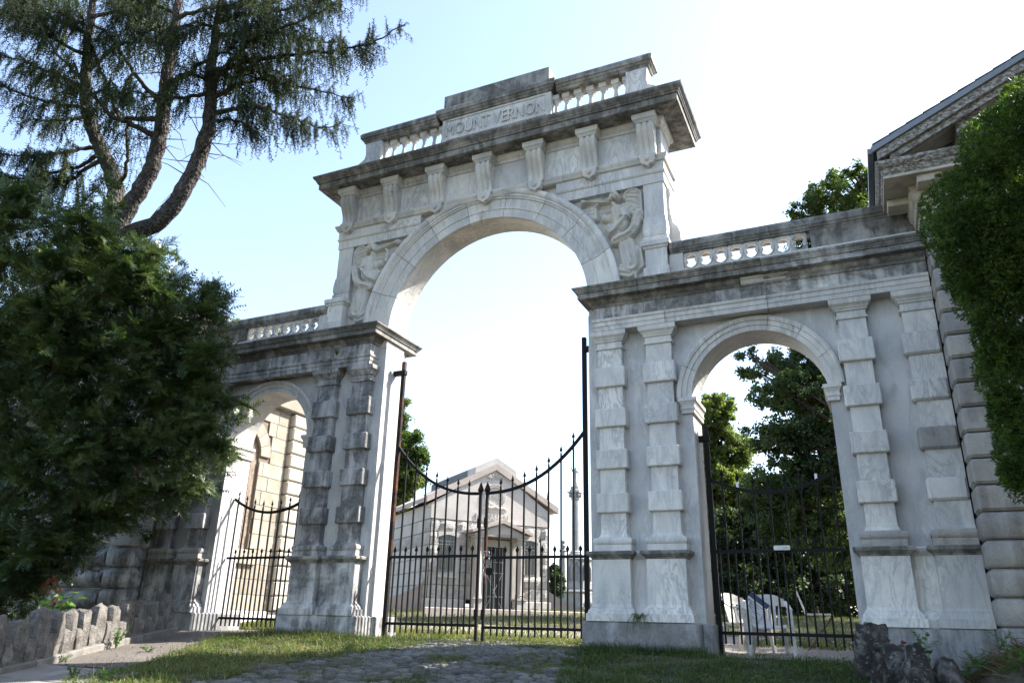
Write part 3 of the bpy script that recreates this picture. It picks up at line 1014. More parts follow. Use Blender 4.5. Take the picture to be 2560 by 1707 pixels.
def letters(text, width, height, loc, rot, depth, mat, parent, local=False):
    cu = bpy.data.curves.new('letter', 'FONT')
    cu.body = text
    cu.size = 1.0
    cu.extrude = 0.5
    cu.resolution_u = 3
    tmp = bpy.data.objects.new('letter', cu)
    COL.objects.link(tmp)
    dg = bpy.context.evaluated_depsgraph_get()
    me = bpy.data.meshes.new_from_object(tmp.evaluated_get(dg))
    bpy.data.objects.remove(tmp)
    bm = bmesh.new()
    bm.from_mesh(me)
    bpy.data.meshes.remove(me)
    xsl = [v.co.x for v in bm.verts]
    ysl = [v.co.y for v in bm.verts]
    x0, x1, y0, y1 = min(xsl), max(xsl), min(ysl), max(ysl)
    T = Matrix.Translation(loc) @ rot
    for v in bm.verts:
        v.co = T @ Vector(((v.co.x - x0) / (x1 - x0) * width, (v.co.y - y0) / (y1 - y0) * height, v.co.z * depth))
    # islands -> one object each, in reading order
    seen, parts = set(), []
    bm.faces.ensure_lookup_table()
    for f in bm.faces:
        if f in seen:
            continue
        st, isl = [f], []
        seen.add(f)
        while st:
            g = st.pop()
            isl.append(g)
            for e in g.edges:
                for h in e.link_faces:
                    if h not in seen:
                        seen.add(h)
                        st.append(h)
        parts.append(isl)
    for isl in parts:
        vs = {}
        m = MB()
        for g in isl:
            for v in g.verts:
                if v not in vs:
                    vs[v] = len(m.v)
                    m.v.append(tuple(v.co))
        m.f = [tuple(vs[v] for v in g.verts) for g in isl]
        ob('letter', m, mat, parent, local=local)
    bm.free()


letters('MOUNT VERNON', 2.24, 0.28, (-1.13, 0.455, 9.88), Matrix.Rotation(PI / 2, 4, 'X'), 0.03, M['marble_relief'], gate)


# ---- carved angels in the spandrels: one relief surface each
def relief(sx):
    x0, x1, z0, z1 = 1.75, 3.075, 5.56, 7.56
    nx, nz = 150, 220
    X, Z = np.meshgrid(np.linspace(x0, x1, nx), np.linspace(z0, z1, nz))
    H = np.zeros_like(X)

    def cap_(a, b, ra, rb, h, rnd=1.0, fold=None):
        nonlocal H
        a, b = np.array(a), np.array(b)
        d = b - a
        t = np.clip(((X - a[0]) * d[0] + (Z - a[1]) * d[1]) / (d @ d + 1e-9), 0, 1)
        dist = np.hypot(X - a[0] - t * d[0], Z - a[1] - t * d[1])
        r = ra + (rb - ra) * t
        q = np.clip(1 - (dist / r) ** 2, 0, 1)
        hh = h * q ** (0.5 * rnd)
        if fold:
            fx, fz, amp, ph = fold[:4]
            w = np.sin(dist / r * fx + 2.2 * t * fz) if len(fold) > 4 else np.sin((X * fx + Z * fz) + ph + 1.6 * np.sin(X * fx * 0.3 - Z * fz * 0.2))
            hh = hh + amp * w * (q > 0) * q ** 0.4
        H = np.maximum(H, hh)

    # far wing behind the trumpet arm
    cap_((2.12, 7.25), (2.5, 7.38), 0.17, 0.14, 0.02, 0.4, (8, 70, 0.007, 0))
    # near wing
    cap_((2.87, 7.41), (2.98, 6.95), 0.16, 0.10, 0.045, 0.3, (34, 60, 0.011, 0))
    cap_((2.70, 7.22), (2.93, 7.10), 0.10, 0.10, 0.045, 0.4, (50, -42, 0.010, 0))
    for k in range(14):
        t = k / 13 * PI * 1.15 - 0.25
        c_, s_ = 2.87 + 0.15 * math.cos(t), 7.41 + 0.125 * math.sin(t)
        cap_((c_, s_), (c_ + 0.001, s_), 0.035, 0.035, 0.07)
    cap_((3.02, 7.4), (3.025, 6.98), 0.03, 0.03, 0.075)
    # skirts
    cap_((2.66, 6.0), (2.78, 5.92), 0.125, 0.10, 0.07, 0.7, (8.5, 1.0, 0.015, 0, 1))
    cap_((2.74, 6.46), (2.81, 6.08), 0.16, 0.20, 0.09, 0.7, (11.0, 0.8, 0.016, 1, 1))
    cap_((2.90, 6.35), (2.96, 6.05), 0.10, 0.10, 0.06, 0.7, (8.0, 1.2, 0.010, 0, 1))
    cap_((2.875, 6.0), (2.88, 5.80), 0.04, 0.035, 0.06)
    # torso and upper dress
    cap_((2.55, 6.78), (2.66, 6.92), 0.17, 0.15, 0.09, 0.8, (60, 8, 0.008, 0))
    cap_((2.60, 7.16), (2.66, 6.86), 0.13, 0.15, 0.115, 0.8, (62, 12, 0.007, 0))
    cap_((2.36, 7.07), (2.50, 7.02), 0.08, 0.10, 0.08, 0.8, (75, 0, 0.010, 0))
    cap_((2.44, 6.86), (2.50, 6.72), 0.09, 0.07, 0.08, 0.8, (75, 20, 0.010, 0))
    # sash
    sash = [(2.98, 7.02), (2.93, 6.90), (2.90, 6.78), (2.83, 6.68), (2.74, 6.63), (2.63, 6.61), (2.55, 6.56)]
    for a, b in zip(sash[:-1], sash[1:]):
        cap_(a, b, 0.085, 0.085, 0.12, 0.6, (7.5, 0.5, 0.012, 0, 1))
    # arms
    cap_((2.72, 7.12), (2.75, 6.98), 0.075, 0.075, 0.13, 0.8, (40, 40, 0.008, 0))
    cap_((2.67, 7.0), (2.80, 6.97), 0.028, 0.028, 0.15)
    cap_((2.74, 6.95), (2.58, 6.76), 0.058, 0.045, 0.145)
    cap_((2.58, 6.76), (2.48, 6.70), 0.045, 0.038, 0.14)
    cap_((2.21, 7.07), (2.20, 7.30), 0.042, 0.032, 0.085)
    cap_((2.20, 7.30), (2.24, 7.34), 0.035, 0.03, 0.10)
    # neck, head, hair
    cap_((2.55, 7.24), (2.54, 7.30), 0.055, 0.05, 0.11)
    cap_((2.515, 7.43), (2.495, 7.36), 0.075, 0.055, 0.135)
    cap_((2.452, 7.385), (2.455, 7.38), 0.022, 0.022, 0.115)
    cap_((2.56, 7.46), (2.60, 7.40), 0.088, 0.07, 0.15, 0.8, (55, 80, 0.009, 0))
    # trumpet
    cap_((2.44, 7.345), (2.06, 7.435), 0.017, 0.026, 0.10)
    cap_((2.06, 7.435), (1.97, 7.455), 0.028, 0.075, 0.10)
    K = np.array([0, 1, 3, 1, 0]) / 5
    for ax in (0, 1):
        H = np.apply_along_axis(lambda r: np.convolve(np.pad(r, 2, 'edge'), K, 'valid'), ax, H)
    Y = 0.338 - H * 1.6
    keep = (np.hypot(X, Z - ARC_C) > 2.60)
    m = MB()
    idx = -np.ones(X.shape, int)
    for j in range(nz):
        for i in range(nx):
            if keep[j, i]:
                idx[j, i] = len(m.v)
                m.v.append((X[j, i], Y[j, i], Z[j, i]))
    for j in range(nz - 1):
        for i in range(nx - 1):
            q = (idx[j, i], idx[j, i + 1], idx[j + 1, i + 1], idx[j + 1, i])
            if min(q) >= 0:
                m.f.append(q)
    gp('angel_relief', m, M['marble_relief'], sx, smooth=True, label='carved %s spandrel angel blowing a trumpet' % ('right' if sx > 0 else 'left'))


relief(1)
relief(-1)

# ================================================================== IRON GATES
def spear(m, x, y, z, h=0.15, w=0.030):
    """leaf-shaped finial with a collar, above a bar top at z"""
    pr_ = [(0.011, 0.0), (0.016, 0.008), (0.011, 0.018), (0.010, 0.03), (w * 0.75, 0.052), (w, 0.068), (w * 0.62, 0.092), (0.010, 0.118), (0.007, 0.13), (0.004, h)]
    m.add([(x + a * r * 1.0, y + b * r * 0.62, z + zz) for r, zz in pr_ for a, b in ((1, 0), (0, 1), (-1, 0), (0, -1))],
          [(i * 4 + k, i * 4 + (k + 1) % 4, i * 4 + 4 + (k + 1) % 4, i * 4 + 4 + k) for i in range(len(pr_) - 1) for k in range(4)])


def leaf(name, label, post_x, end_x, top, zb, zm, zr, curve, longs, shorts, tip, y, base_z, centre=False, sx=1, clampx=None, clampz=()):
    t = thing(name, label, 'iron gate', (sx * post_x, y, float(G(sx * post_x, y))), 'wrought iron gates of the gateway')
    P_ = lambda nm, mb, mt=M['iron'], par=t: ob(nm, mb.mir(sx < 0), mt, par)
    hp = 0.036
    P_('hinge_post', MB().cbox(post_x - hp, post_x + hp, y - hp, y + hp, base_z - 0.1, top, 0.006), M['iron_rust'] if (sx > 0 and post_x < 0) else M['iron'])
    for z in clampz:
        m = MB().cbox(min(clampx, post_x) - 0.03, max(clampx, post_x) + 0.055, y - 0.05, y + 0.05, z - 0.045, z + 0.045, 0.006)
        P_('clamp', m)
    d = 1 if end_x > post_x else -1
    for z, nm in ((zb, 'bottom_rail'), (zm, 'middle_rail')):
        a, b = sorted((post_x + d * hp, end_x - (d * 0.03 if centre else 0)))
        P_(nm, MB().box(a, b, y - 0.012, y + 0.012, z - 0.022, z + 0.022))
    n = 22
    pts = [post_x + d * hp + (end_x - post_x - d * hp) * k / n for k in range(n + 1)]
    vs, fs = [], []
    for x in pts:
        z = curve(x)
        e = 0.01
        sl_ = (curve(x + e) - curve(x - e)) / (2 * e)
        q = 0.024 * math.hypot(1, sl_)
        vs += [(x, y - 0.02, z - q), (x, y + 0.02, z - q), (x, y + 0.02, z + q), (x, y - 0.02, z + q)]
    for i in range(n):
        for k in range(4):
            fs.append((i * 4 + k, i * 4 + (k + 1) % 4, i * 4 + 4 + (k + 1) % 4, i * 4 + 4 + k))
    fs += [(0, 1, 2, 3), tuple(range(n * 4, n * 4 + 4))]
    P_('top_rail', MB().add(vs, fs))
    w = 0.0125
    for x in longs:
        z1 = curve(x) + tip - 0.15
        m = MB().box(x - w, x + w, y - w, y + w, zr, z1)
        P_('picket', m)
        s_ = MB()
        spear(s_, x, y, z1 - 0.002)
        P_('spearhead', s_)
    for x in shorts:
        z1 = zm + 0.06
        m = MB().box(x - w * 0.9, x + w * 0.9, y - w * 0.9, y + w * 0.9, zr, z1)
        P_('picket', m)
        s_ = MB()
        s_.add([(x, y - 0.008, z1 - 0.002), (x + 0.01, y, z1), (x, y + 0.008, z1 - 0.002), (x - 0.01, y, z1),
                (x + 0.034, y, z1 + 0.06), (x - 0.034, y, z1 + 0.06), (x, y - 0.012, z1 + 0.06), (x, y + 0.012, z1 + 0.06), (x, y, z1 + 0.125)],
               [(0, 1, 4, 6), (0, 6, 5, 3), (2, 7, 4, 1), (2, 3, 5, 7), (6, 4, 8), (4, 7, 8), (7, 5, 8), (5, 6, 8)])
        P_('spearhead', s_)
    if centre:
        ex = end_x - d * 0.03
        P_('meeting_post', MB().cbox(ex - 0.022, ex + 0.022, y - 0.025, y + 0.025, base_z + 0.03, 2.42, 0.005), M['iron_rust'] if end_x > 0 else M['iron'])
        s_ = MB()
        s_.add([(ex + a, y + b, z) for z, r in ((2.42, 0.03), (2.455, 0.062), (2.60, 0.004)) for a, b in ((-r, 0), (0, -r * .6), (r, 0), (0, r * .6))],
               [(i * 4 + k, i * 4 + (k + 1) % 4, i * 4 + 4 + (k + 1) % 4, i * 4 + 4 + k) for i in range(2) for k in range(4)])
        P_('spearhead', s_)
        for z in (0.45, 1.9):
            P_('bolt', MB().cbox(ex - 0.032, ex + 0.032, y - 0.045, y - 0.0252, z - 0.08, z + 0.08, 0.006))
    return t


cmain = lambda x: 2.40 + 0.94 * (abs(x) / 1.82) ** 2.4
lg = [-1.62 + 0.2195 * k for k in range(7)]
sh = [-1.73 + 0.2195 * k for k in range(8)]
GY = 0.60
leaf('carriage_gate', 'left leaf of the tall black carriage gate under the central arch', -1.83, -0.045, 5.0, 0.28, 1.37, 0.14, cmain, lg, sh, 0.24, GY, 0.0, True, 1, -2.03, (4.78,))
leaf('carriage_gate', 'right leaf of the black carriage gate, chained beside the central post', 1.83, 0.022, 5.0, 0.255, 1.335, 0.13, cmain, [-x for x in lg], [-x for x in sh], 0.24, GY, 0.0, True, 1, 2.03, (4.78,))
cw = lambda x: 2.20 + 0.23 * (abs(x - 4.665) / 0.85) ** 2
wl = [3.99 + 0.2195 * k for k in range(8)]
ws = [3.88 + 0.2195 * k for k in range(8)]
rg = leaf('side_gate', 'black side gate in the right low arch with a paper notice on it', 3.80, 5.56, 3.26, 0.265, 1.375, 0.12, cw, wl, ws, 0.24, GY, -0.05, False, 1, 3.69, (3.06,))
leaf('side_gate', 'black side gate in the left low arch before the sandstone wall', 3.80, 5.62, 3.30, 0.30, 1.40, 0.16, lambda x: cw(x) + 0.05, [x for x in wl] + [5.66], ws, 0.24, GY, 0.05, False, -1, 3.69, (3.1,))
for x in (4.21, 5.31):
    ob('tape', MB().cbox(x - 0.018, x + 0.018, GY - 0.018, GY + 0.018, cw(x) + 0.01, cw(x) + 0.10, 0.003), M['paper'], rg)
nb = thing('gate_notice', 'small cream box notice hung on the middle rail of the right side gate', 'notice', (4.755, GY - 0.03, 1.375))
ob('notice_box', MB().cbox(4.645, 4.865, GY - 0.06, GY - 0.014, 1.375, 1.44, 0.005), M['plastic'], nb)
letters('110', 0.045, 0.03, (4.78, GY - 0.061, 1.392), Matrix.Rotation(PI / 2, 4, 'X'), 0.002, M['ink'], nb)
nb.children[-1]

# chain and padlock
ch = thing('chain', 'bright steel chain looped round the meeting posts of the carriage gate', 'chain', (0.1, GY - 0.06, 1.35))
cpts = [(0.03, 1.40), (0.075, 1.43), (0.12, 1.43), (0.15, 1.40), (0.15, 1.35), (0.15, 1.30), (0.15, 1.25), (0.15, 1.20), (0.05, 1.37), (0.055, 1.32), (0.055, 1.27), (0.05, 1.22), (0.05, 1.17), (0.055, 1.12), (0.07, 1.075), (0.09, 1.04)]
for i, (x, z) in enumerate(cpts):
    m = MB()
    a = i % 2 * PI / 2 + 0.4
    horiz = i in (0, 1, 2)
    pts = []
    for k in range(13):
        t = 2 * PI * k / 12
        u_, w_ = 0.013 * math.cos(t), 0.027 * math.sin(t)
        if horiz:
            pts.append((x + w_, GY - 0.055 + u_ * math.sin(a), z + u_ * math.cos(a)))
        else:
            pts.append((x + u_ * math.cos(a), GY - 0.055 + u_ * math.sin(a), z + w_))
    m.tube(pts, 0.0048, 5)
    ob('link', m, M['steel'], ch)
pl = thing('padlock', 'black padlock hanging from the gate chain', 'padlock', (0.16, GY - 0.06, 1.1))
ob('lock_body', MB().cbox(0.105, 0.215, GY - 0.085, GY - 0.045, 1.06, 1.17, 0.012), M['iron'], pl)
ob('shackle', MB().tube([(0.13, GY - 0.065, 1.165), (0.13, GY - 0.065, 1.21), (0.145, GY - 0.065, 1.23), (0.175, GY - 0.065, 1.23), (0.19, GY - 0.065, 1.21), (0.19, GY - 0.065, 1.165)], 0.008, 6), M['steel'], pl)

# ================================================================== GATEHOUSES (mirror images)
GX, GYF, GYB, GW = 7.12, -0.42, 4.28, 6.0


def gatehouse(sx, label):
    base = (sx * (GX + GW / 2), (GYF + GYB) / 2, 0.0)
    t = thing('gatehouse', label, 'gatehouse', base)
    P_ = lambda nm, mb, mt, par=t, **kw: ob(nm, mb.mir(sx < 0), mt, par, **kw)
    x0, x1 = GX, GX + GW
    wallm = M['marble_wall'] if sx > 0 else M['marble_stained']
    # front wall of smooth stone, side wall of sandstone (left lodge shows it)
    P_('wall', MB().box(x0 + 0.05, x1 - 0.05, GYF + 0.10, GYF + 0.45, -0.5, 5.9), wallm)
    P_('wall', MB().box(x0 + 0.35, x1 - 0.35, GYB - 0.35, GYB - 0.02, -0.5, 5.9), M['sandstone'])
    P_('wall', MB().box(x1 - 0.36, x1 - 0.02, GYF + 0.452, GYB - 0.36, -0.5, 5.9), M['sandstone'])
    # inner side wall with the arched window: core set back behind the face stones
    wy, wr, ws_, wb = 2.10, 0.60, 3.95, 1.78
    poly = [(GYF + 0.452, -0.5), (GYF + 0.452, 5.9), (GYB - 0.36, 5.9), (GYB - 0.36, -0.5)]
    ring = [(wy - wr, wb)] + [(wy - wr * math.cos(a), ws_ + wr * math.sin(a)) for a in np.linspace(0, PI, 21)] + [(wy + wr, wb)]
    # wall core as two pieces around the window
    left = [(GYF + 0.452, -0.5), (GYF + 0.452, 5.9), (wy, 5.9)] + [(wy - wr * math.sin(a), ws_ + wr * math.cos(a)) for a in np.linspace(0, PI / 2, 11)] + [(wy - wr, wb), (wy, wb), (wy, -0.5)]
    right = [(wy, -0.5), (wy, wb), (wy + wr, wb)] + [(wy + wr * math.cos(a), ws_ + wr * math.sin(a)) for a in np.linspace(0, PI / 2, 11)] + [(wy, 5.9), (GYB - 0.36, 5.9), (GYB - 0.36, -0.5)]
    P_('wall', MB().prism(left, 'x', x0 + 0.03, x0 + 0.36), M['joint'])
    P_('wall', MB().prism(right, 'x', x0 + 0.03, x0 + 0.36), M['joint'])
    if sx < 0:
        # coursed face stones, each its own piece
        z = 0.47
        row = 0
        rr = random.Random(5)
        while z < 5.2:
            h = 0.335
            y = 0.90
            edges = [y]
            while y < 3.58:
                y += rr.uniform(0.45, 0.95)
                edges.append(min(y, 3.58))
                if y >= 3.58:
                    break
            if len(edges) > 2 and edges[-1] - edges[-2] < 0.25:
                edges.pop(-2)
            for a, b in zip(edges[:-1], edges[1:]):
                # leave the window and its ring of arch stones free
                segs = [(a, b)]
                zc = z + h / 2
                if zc > 1.45:
                    ro = 0.92 if zc > ws_ - 0.1 else wr
                    if zc > ws_ + 0.92:
                        hw_ = 0
                    elif zc > ws_:
                        hw_ = math.sqrt(max(0, 0.945 ** 2 - (max(0, z - ws_)) ** 2))
                    else:
                        hw_ = wr
                    if zc < 1.78:
                        hw_ = wr + 0.22
                    if hw_ > 0:
                        lo, hi = wy - hw_, wy + hw_
                        segs = [(p, q) for p, q in ((a, min(b, lo)), (max(a, hi), b)) if q - p > 0.04]
                for p, q in segs:
                    P_('stone', MB().cbox(x0 - 0.006 + rr.uniform(-0.004, 0.004), x0 + 0.029, p + 0.004, q - 0.004, z + 0.004, z + h - 0.004, 0.006), M['sandstone'])
            z += h
            row += 1
        for k in range(9):
            a0, a1 = PI * k / 9 + 0.008, PI * (k + 1) / 9 - 0.008
            m = MB()
            n = 5
            vs = []
            for i in range(n + 1):
                a = a0 + (a1 - a0) * i / n
                for r in (wr + 0.002, 0.925):
                    for x in (x0 - 0.022, x0 + 0.028):
                        vs.append((x, wy - r * math.cos(a), ws_ + r * math.sin(a)))
            fs = []
            for i in range(n):
                o_ = i * 4
                fs += [(o_, o_ + 1, o_ + 5, o_ + 4), (o_ + 1, o_ + 3, o_ + 7, o_ + 5), (o_ + 3, o_ + 2, o_ + 6, o_ + 7), (o_ + 2, o_, o_ + 4, o_ + 6)]
            fs += [(0, 2, 3, 1), (n * 4, n * 4 + 1, n * 4 + 3, n * 4 + 2)]
            P_('arch_stone', m.add(vs, fs), M['sandstone'])
        P_('sill_stone', MB().cbox(x0 - 0.10, x0 + 0.2, wy - 0.86, wy + 0.86, 1.44, 1.77, 0.02), M['sandstone'])
        P_('base_course', MB().cbox(x0 - 0.05, x0 + 0.029, 0.9, 4.2, -0.4, 0.465, 0.02), M['marble'])
        for k, z in enumerate(np.arange(0.47, 5.2, 0.338)):
            P_('quoin', MB().cbox(x0 - 0.15, x0 + 0.45, 3.60, GYB + 0.05, z + 0.012, z + 0.326, 0.03), M['sandstone_pale'])
        P_('string_course', MB().cbox(x0 - 0.18, x0 + 0.029, 0.9, GYB + 0.10, 5.22, 5.62, 0.03), M['sandstone'])
        # timber window: frame, glass, leading
        fw = P_('window', MB().arc(0, 0, 0, PI, [(0.40, 0), (0.46, -0.03), (0.598, -0.03), (0.598, 0.1), (0.40, 0.1)], 20), M['old_wood'], smooth=40)
        me = fw.data
        T = Matrix(((0, sx * 1.0, 0, sx * (x0 + 0.10) - base[0]), (-1, 0, 0, wy - base[1]), (0, 0, 1, ws_ - base[2]), (0, 0, 0, 1)))
        inv = Matrix.Translation(Vector(base))
        me.transform(inv)
        me.transform(T)
        for ya in (wy - 0.598, wy + 0.40):
            P_('jamb', MB().box(x0 + 0.07, x0 + 0.2, ya, ya + 0.198, wb, ws_), M['old_wood'], fw)
        P_('transom', MB().box(x0 + 0.11, x0 + 0.19, wy - 0.399, wy + 0.399, 2.9, 2.98), M['old_wood'], fw)
        P_('mullion', MB().box(x0 + 0.11, x0 + 0.19, wy - 0.035, wy + 0.035, wb + 0.1, ws_ + 0.47), M['old_wood'], fw)
        P_('pane', MB().prism([(wy - 0.5, wb)] + [(wy - 0.5 * math.cos(a), ws_ + 0.5 * math.sin(a)) for a in np.linspace(0, PI, 21)] + [(wy + 0.5, wb)], 'x', x0 + 0.15, x0 + 0.165), M['glass_dark'], fw)
        ld = MB()
        for s_ in (1, -1):
            for k in range(-3, 8):
                a = np.array([wy - s_ * 0.45, wb + 0.25 + 0.42 * k])
                b = np.array([wy + s_ * 0.45, wb + 0.25 + 0.42 * k + 1.3])
                lo = max(0, (wb + 0.05 - a[1]) / 1.3)
                hi = min(1, (ws_ + 0.1 - a[1]) / 1.3)
                if hi > lo:
                    p, q = a + (b - a) * lo, a + (b - a) * hi
                    ld.tube([(x0 + 0.145, *p), (x0 + 0.145, *q)], 0.007, 4)
        P_('leading', ld, M['steel'], fw)
    # rusticated corner: quoins and rounded base courses
    z = 0.40
    k = 0
    while z < 5.70:
        h = 0.322 if (z > 1.55 or sx > 0) else 0.385
        if z < 1.5:          # long bolster courses running along the front
            for a, b in ((x0, x0 + 0.62), (x0 + 0.625, x0 + 2.2), (x0 + 2.205, x0 + 4.1), (x0 + 4.105, x1)):
                m = MB()
                pr = [(GYF + 0.1 - 0.15 * math.sin(PI * i / 8) ** 0.55, z + 0.012 + (h - 0.024) * i / 8) for i in range(9)]
                pr += [(GYF + 0.4, z + h - 0.012), (GYF + 0.4, z + 0.012)]
                if a == x0:
                    m.cbox(a - 0.01, b, GYF - 0.04, 0.0, z + 0.008, z + h - 0.008, 0.034 if sx > 0 else 0.06)
                else:
                    m.prism(pr, 'x', a, b)
                P_('bolster_stone', m, M['quoin'] if sx > 0 else M['marble_black'], smooth=50)
        else:
            wd = 0.50
            P_('quoin', MB().cbox(x0, x0 + wd, GYF - 0.02, 0.03, z + 0.012, z + h - 0.008, 0.032 if sx > 0 else 0.02), M['quoin'])
        z += h
        k += 1
    P_('plinth', MB().cbox(x0 - 0.02, x1, GYF - 0.12, 0.02, -0.6, 0.395, 0.03), M['plinth_stone'])
    # entablature, cornice with modillions, pediment, roof
    P_('architrave', MB().stack(x0 - 0.02, x1 + 0.02, GYF, GYB, [(5.705, 0.0), (5.80, 0.0), (5.805, 0.03), (5.90, 0.04), (5.93, 0.07), (6.02, 0.09), (6.04, 0.10)], 'LRFB'), M['cream_paint'])
    P_('soffit', MB().box(x0 - 0.42, x1 + 0.42, GYF - 0.42, GYB + 0.3, 6.15, 6.19), M['cream_paint'])
    P_('bed_mould', MB().stack(x0 - 0.02, x1 + 0.02, GYF, GYB, [(6.042, 0.05), (6.149, 0.09)], 'LRFB'), M['cream_paint'])
    for a in np.arange(x0 - 0.02, x1, 0.60):
        P_('modillion', MB().cbox(a, a + 0.30, GYF - 0.36, GYF - 0.08, 6.04, 6.149, 0.01), M['cream_paint'])
    for b in np.arange(GYF + 0.2, GYB, 0.60):
        P_('modillion', MB().cbox(x0 - 0.38, x0 - 0.10, b, b + 0.30, 6.04, 6.149, 0.01), M['cream_paint'])
    P_('cornice', MB().stack(x0, x1, GYF, GYB, [(6.192, 0.40), (6.25, 0.43), (6.29, 0.44), (6.30, 0.46), (6.36, 0.50), (6.40, 0.50), (6.405, 0.3)], 'LRFB'), M['peeling_paint'])
    ex0, ez, sl_ = x0 - 0.52, 6.62, 0.487
    xm = (x0 + x1) / 2
    za = ez + sl_ * (xm - ex0)
    yf, yb = GYF - 0.55, GYB + 0.5

    def slope(nm, dz0, dz1, ya, yb_, xa, mt, par=t):
        """strip following both rakes between two heights below the roof line"""
        for s_ in (1, -1):
            A = [(xa, ez + sl_ * (xa - ex0) + dz0), (xm, za + dz0), (xm, za + dz1), (xa, ez + sl_ * (xa - ex0) + dz1)]
            if s_ < 0:
                A = [(2 * xm - p, q) for p, q in A]
            P_(nm, MB().prism(A, 'y', ya, yb_), mt, par)

    slope('roof', -0.06, 0.0, yf + 0.03, yb, ex0, M['slate'])
    slope('drip_edge', -0.10, -0.012, yf - 0.012, yf + 0.028, ex0 + 0.001, M['flashing'])
    slope('raking_cornice', -0.24, -0.105, yf + 0.03, yf + 0.10, ex0 + 0.06, M['peeling_paint'])
    slope('raking_cornice', -0.34, -0.245, yf + 0.09, yf + 0.16, ex0 + 0.22, M['peeling_paint'])
    slope('raking_soffit', -0.30, -0.26, yf + 0.162, GYF + 0.1, ex0 + 0.25, M['cream_paint'])
    for a in np.arange(x0 + 0.55, xm - 0.2, 0.62):
        z = ez + sl_ * (a - ex0) - 0.305
        A = [(a, z), (a + 0.32, z + sl_ * 0.32), (a + 0.32, z + sl_ * 0.32 - 0.15), (a, z - 0.15)]
        P_('modillion', MB().prism(A, 'y', yf + 0.2, GYF + 0.05), M['peeling_paint'])
    P_('tympanum', MB().prism([(x0 + 0.2, 6.41), (x1 - 0.2, 6.41), (xm, za - 0.32)], 'y', GYF + 0.06, GYF + 0.2), M['marble_wall'])
    P_('gutter', MB().box(ex0 - 0.05, ex0 + 0.02, yf + 0.02, yb, ez - 0.10, ez - 0.02), M['flashing'])
    # slate courses read at the verge as small steps
    for k in range(16):
        a = ex0 + 0.02 + k * 0.225
        z = ez + sl_ * (a - ex0)
        A = [(a, z + 0.003), (a + 0.24, z + sl_ * 0.24 + 0.006), (a + 0.24, z + sl_ * 0.24 + 0.014), (a, z + 0.028)]
        P_('slate_course', MB().prism(A, 'y', yf, yb - 0.02), M['slate'])
    return t


gatehouse(1, 'right gatehouse with pale quoins, peeling painted pediment and slate roof')
gatehouse(-1, 'left gatehouse behind the dark evergreen, with a sunlit sandstone side wall and arched window')

# ================================================================== MAUSOLEUM
MO = (-7.2145, 11.0008, 0.0)
mz = thing('mausoleum', 'gabled granite mausoleum with rough stone front and columned porch behind the gates', 'mausoleum', MO, None, math.radians(51.3))
LW, DP = 4.47, 4.1
Q = lambda nm, mb, mt, par=mz, **kw: ob(nm, mb, mt, par, local=True, **kw)
Q('base_course', MB().cbox(-0.07, 1.28, -0.07, DP, 0.1, 1.04, 0.02), M['granite'])
Q('base_course', MB().cbox(3.27, LW + 0.07, -0.07, DP, 0.1, 1.04, 0.02), M['granite'])
Q('wall', MB().box(0.06, LW - 0.06, 0.08, DP - 0.06, 1.0, 4.1), M['joint'])
rr = random.Random(3)
WINS = [(0.32, 0.94, 1.78, 3.06), (3.38, 4.0, 1.78, 3.06)]
nz_ = 6
hh = (3.54 - 1.045) / nz_


def rockface(x0, x1, z0, z1, face='f'):
    m = MB()
    nx = max(2, int((x1 - x0) / 0.13))
    nzz = max(2, int((z1 - z0) / 0.13))
    vs, fs = [], []
    for j in range(nzz + 1):
        for i in range(nx + 1):
            e = i in (0, nx) or j in (0, nzz)
            d = 0.012 if e else rr.uniform(0.02, 0.075)
            x = x0 + (x1 - x0) * i / nx
            z = z0 + (z1 - z0) * j / nzz
            vs.append((x, -d, z) if face == 'f' else (-d, x, z))
    for j in range(nzz):
        for i in range(nx):
            k = j * (nx + 1) + i
            fs.append((k, k + 1, k + nx + 2, k + nx + 1))
    return m.add(vs, fs)


for j in range(nz_):
    za_, zb_ = 1.045 + hh * j, 1.045 + hh * (j + 1)
    e = [0.0, 0.32, 0.94, 1.30, 1.95] if j % 2 else [0.0, 0.32, 0.66, 0.94, 1.62]
    e = e + [LW - q for q in e[::-1]]
    for a, b in zip(e[:-1], e[1:]):
        if b - a < 0.02:
            continue
        mx, mzz = (a + b) / 2, (za_ + zb_) / 2
        if any(w[0] < mx < w[1] and w[2] - 0.05 < mzz < w[3] + 0.05 for w in WINS):
            continue
        if 1.93 < mx < 2.55 and mzz < 2.75:
            continue
        Q('stone', rockface(a + 0.008, b - 0.008, za_ + 0.008, zb_ - 0.008), M['granite_rock'])
    e = [0.0, 0.5, 1.25, 2.0, 2.75, 3.4, DP] if j % 2 else [0.0, 0.85, 1.6, 2.4, 3.1, DP]
    for a, b in zip(e[:-1], e[1:]):
        Q('stone', rockface(a + 0.008, b - 0.008, za_ + 0.008, zb_ - 0.008, 's') if j == 4 or a == 0 else MB().cbox(-0.02, 0.05, a + 0.008, b - 0.008, za_ + 0.008, zb_ - 0.008, 0.008), M['granite_rock'] if j == 4 or a == 0 else M['granite'])
    e = [0.0, 0.85, 1.6, 2.4, 3.1, DP]
    for a, b in zip(e[:-1], e[1:]):
        Q('stone', MB().cbox(LW - 0.05, LW + 0.02, a + 0.008, b - 0.008, za_ + 0.008, zb_ - 0.008, 0.008), M['granite'])
Q('frieze', MB().cbox(-0.03, LW + 0.03, -0.035, DP, 3.548, 3.905, 0.008), M['granite'])
Q('tympanum', MB().prism([(-0.03, 3.912), (LW + 0.03, 3.912), (LW + 0.03, 4.05), (LW / 2 + 0.06, 5.46), (-0.03, 4.05)], 'y', -0.03, 0.3), M['granite'])
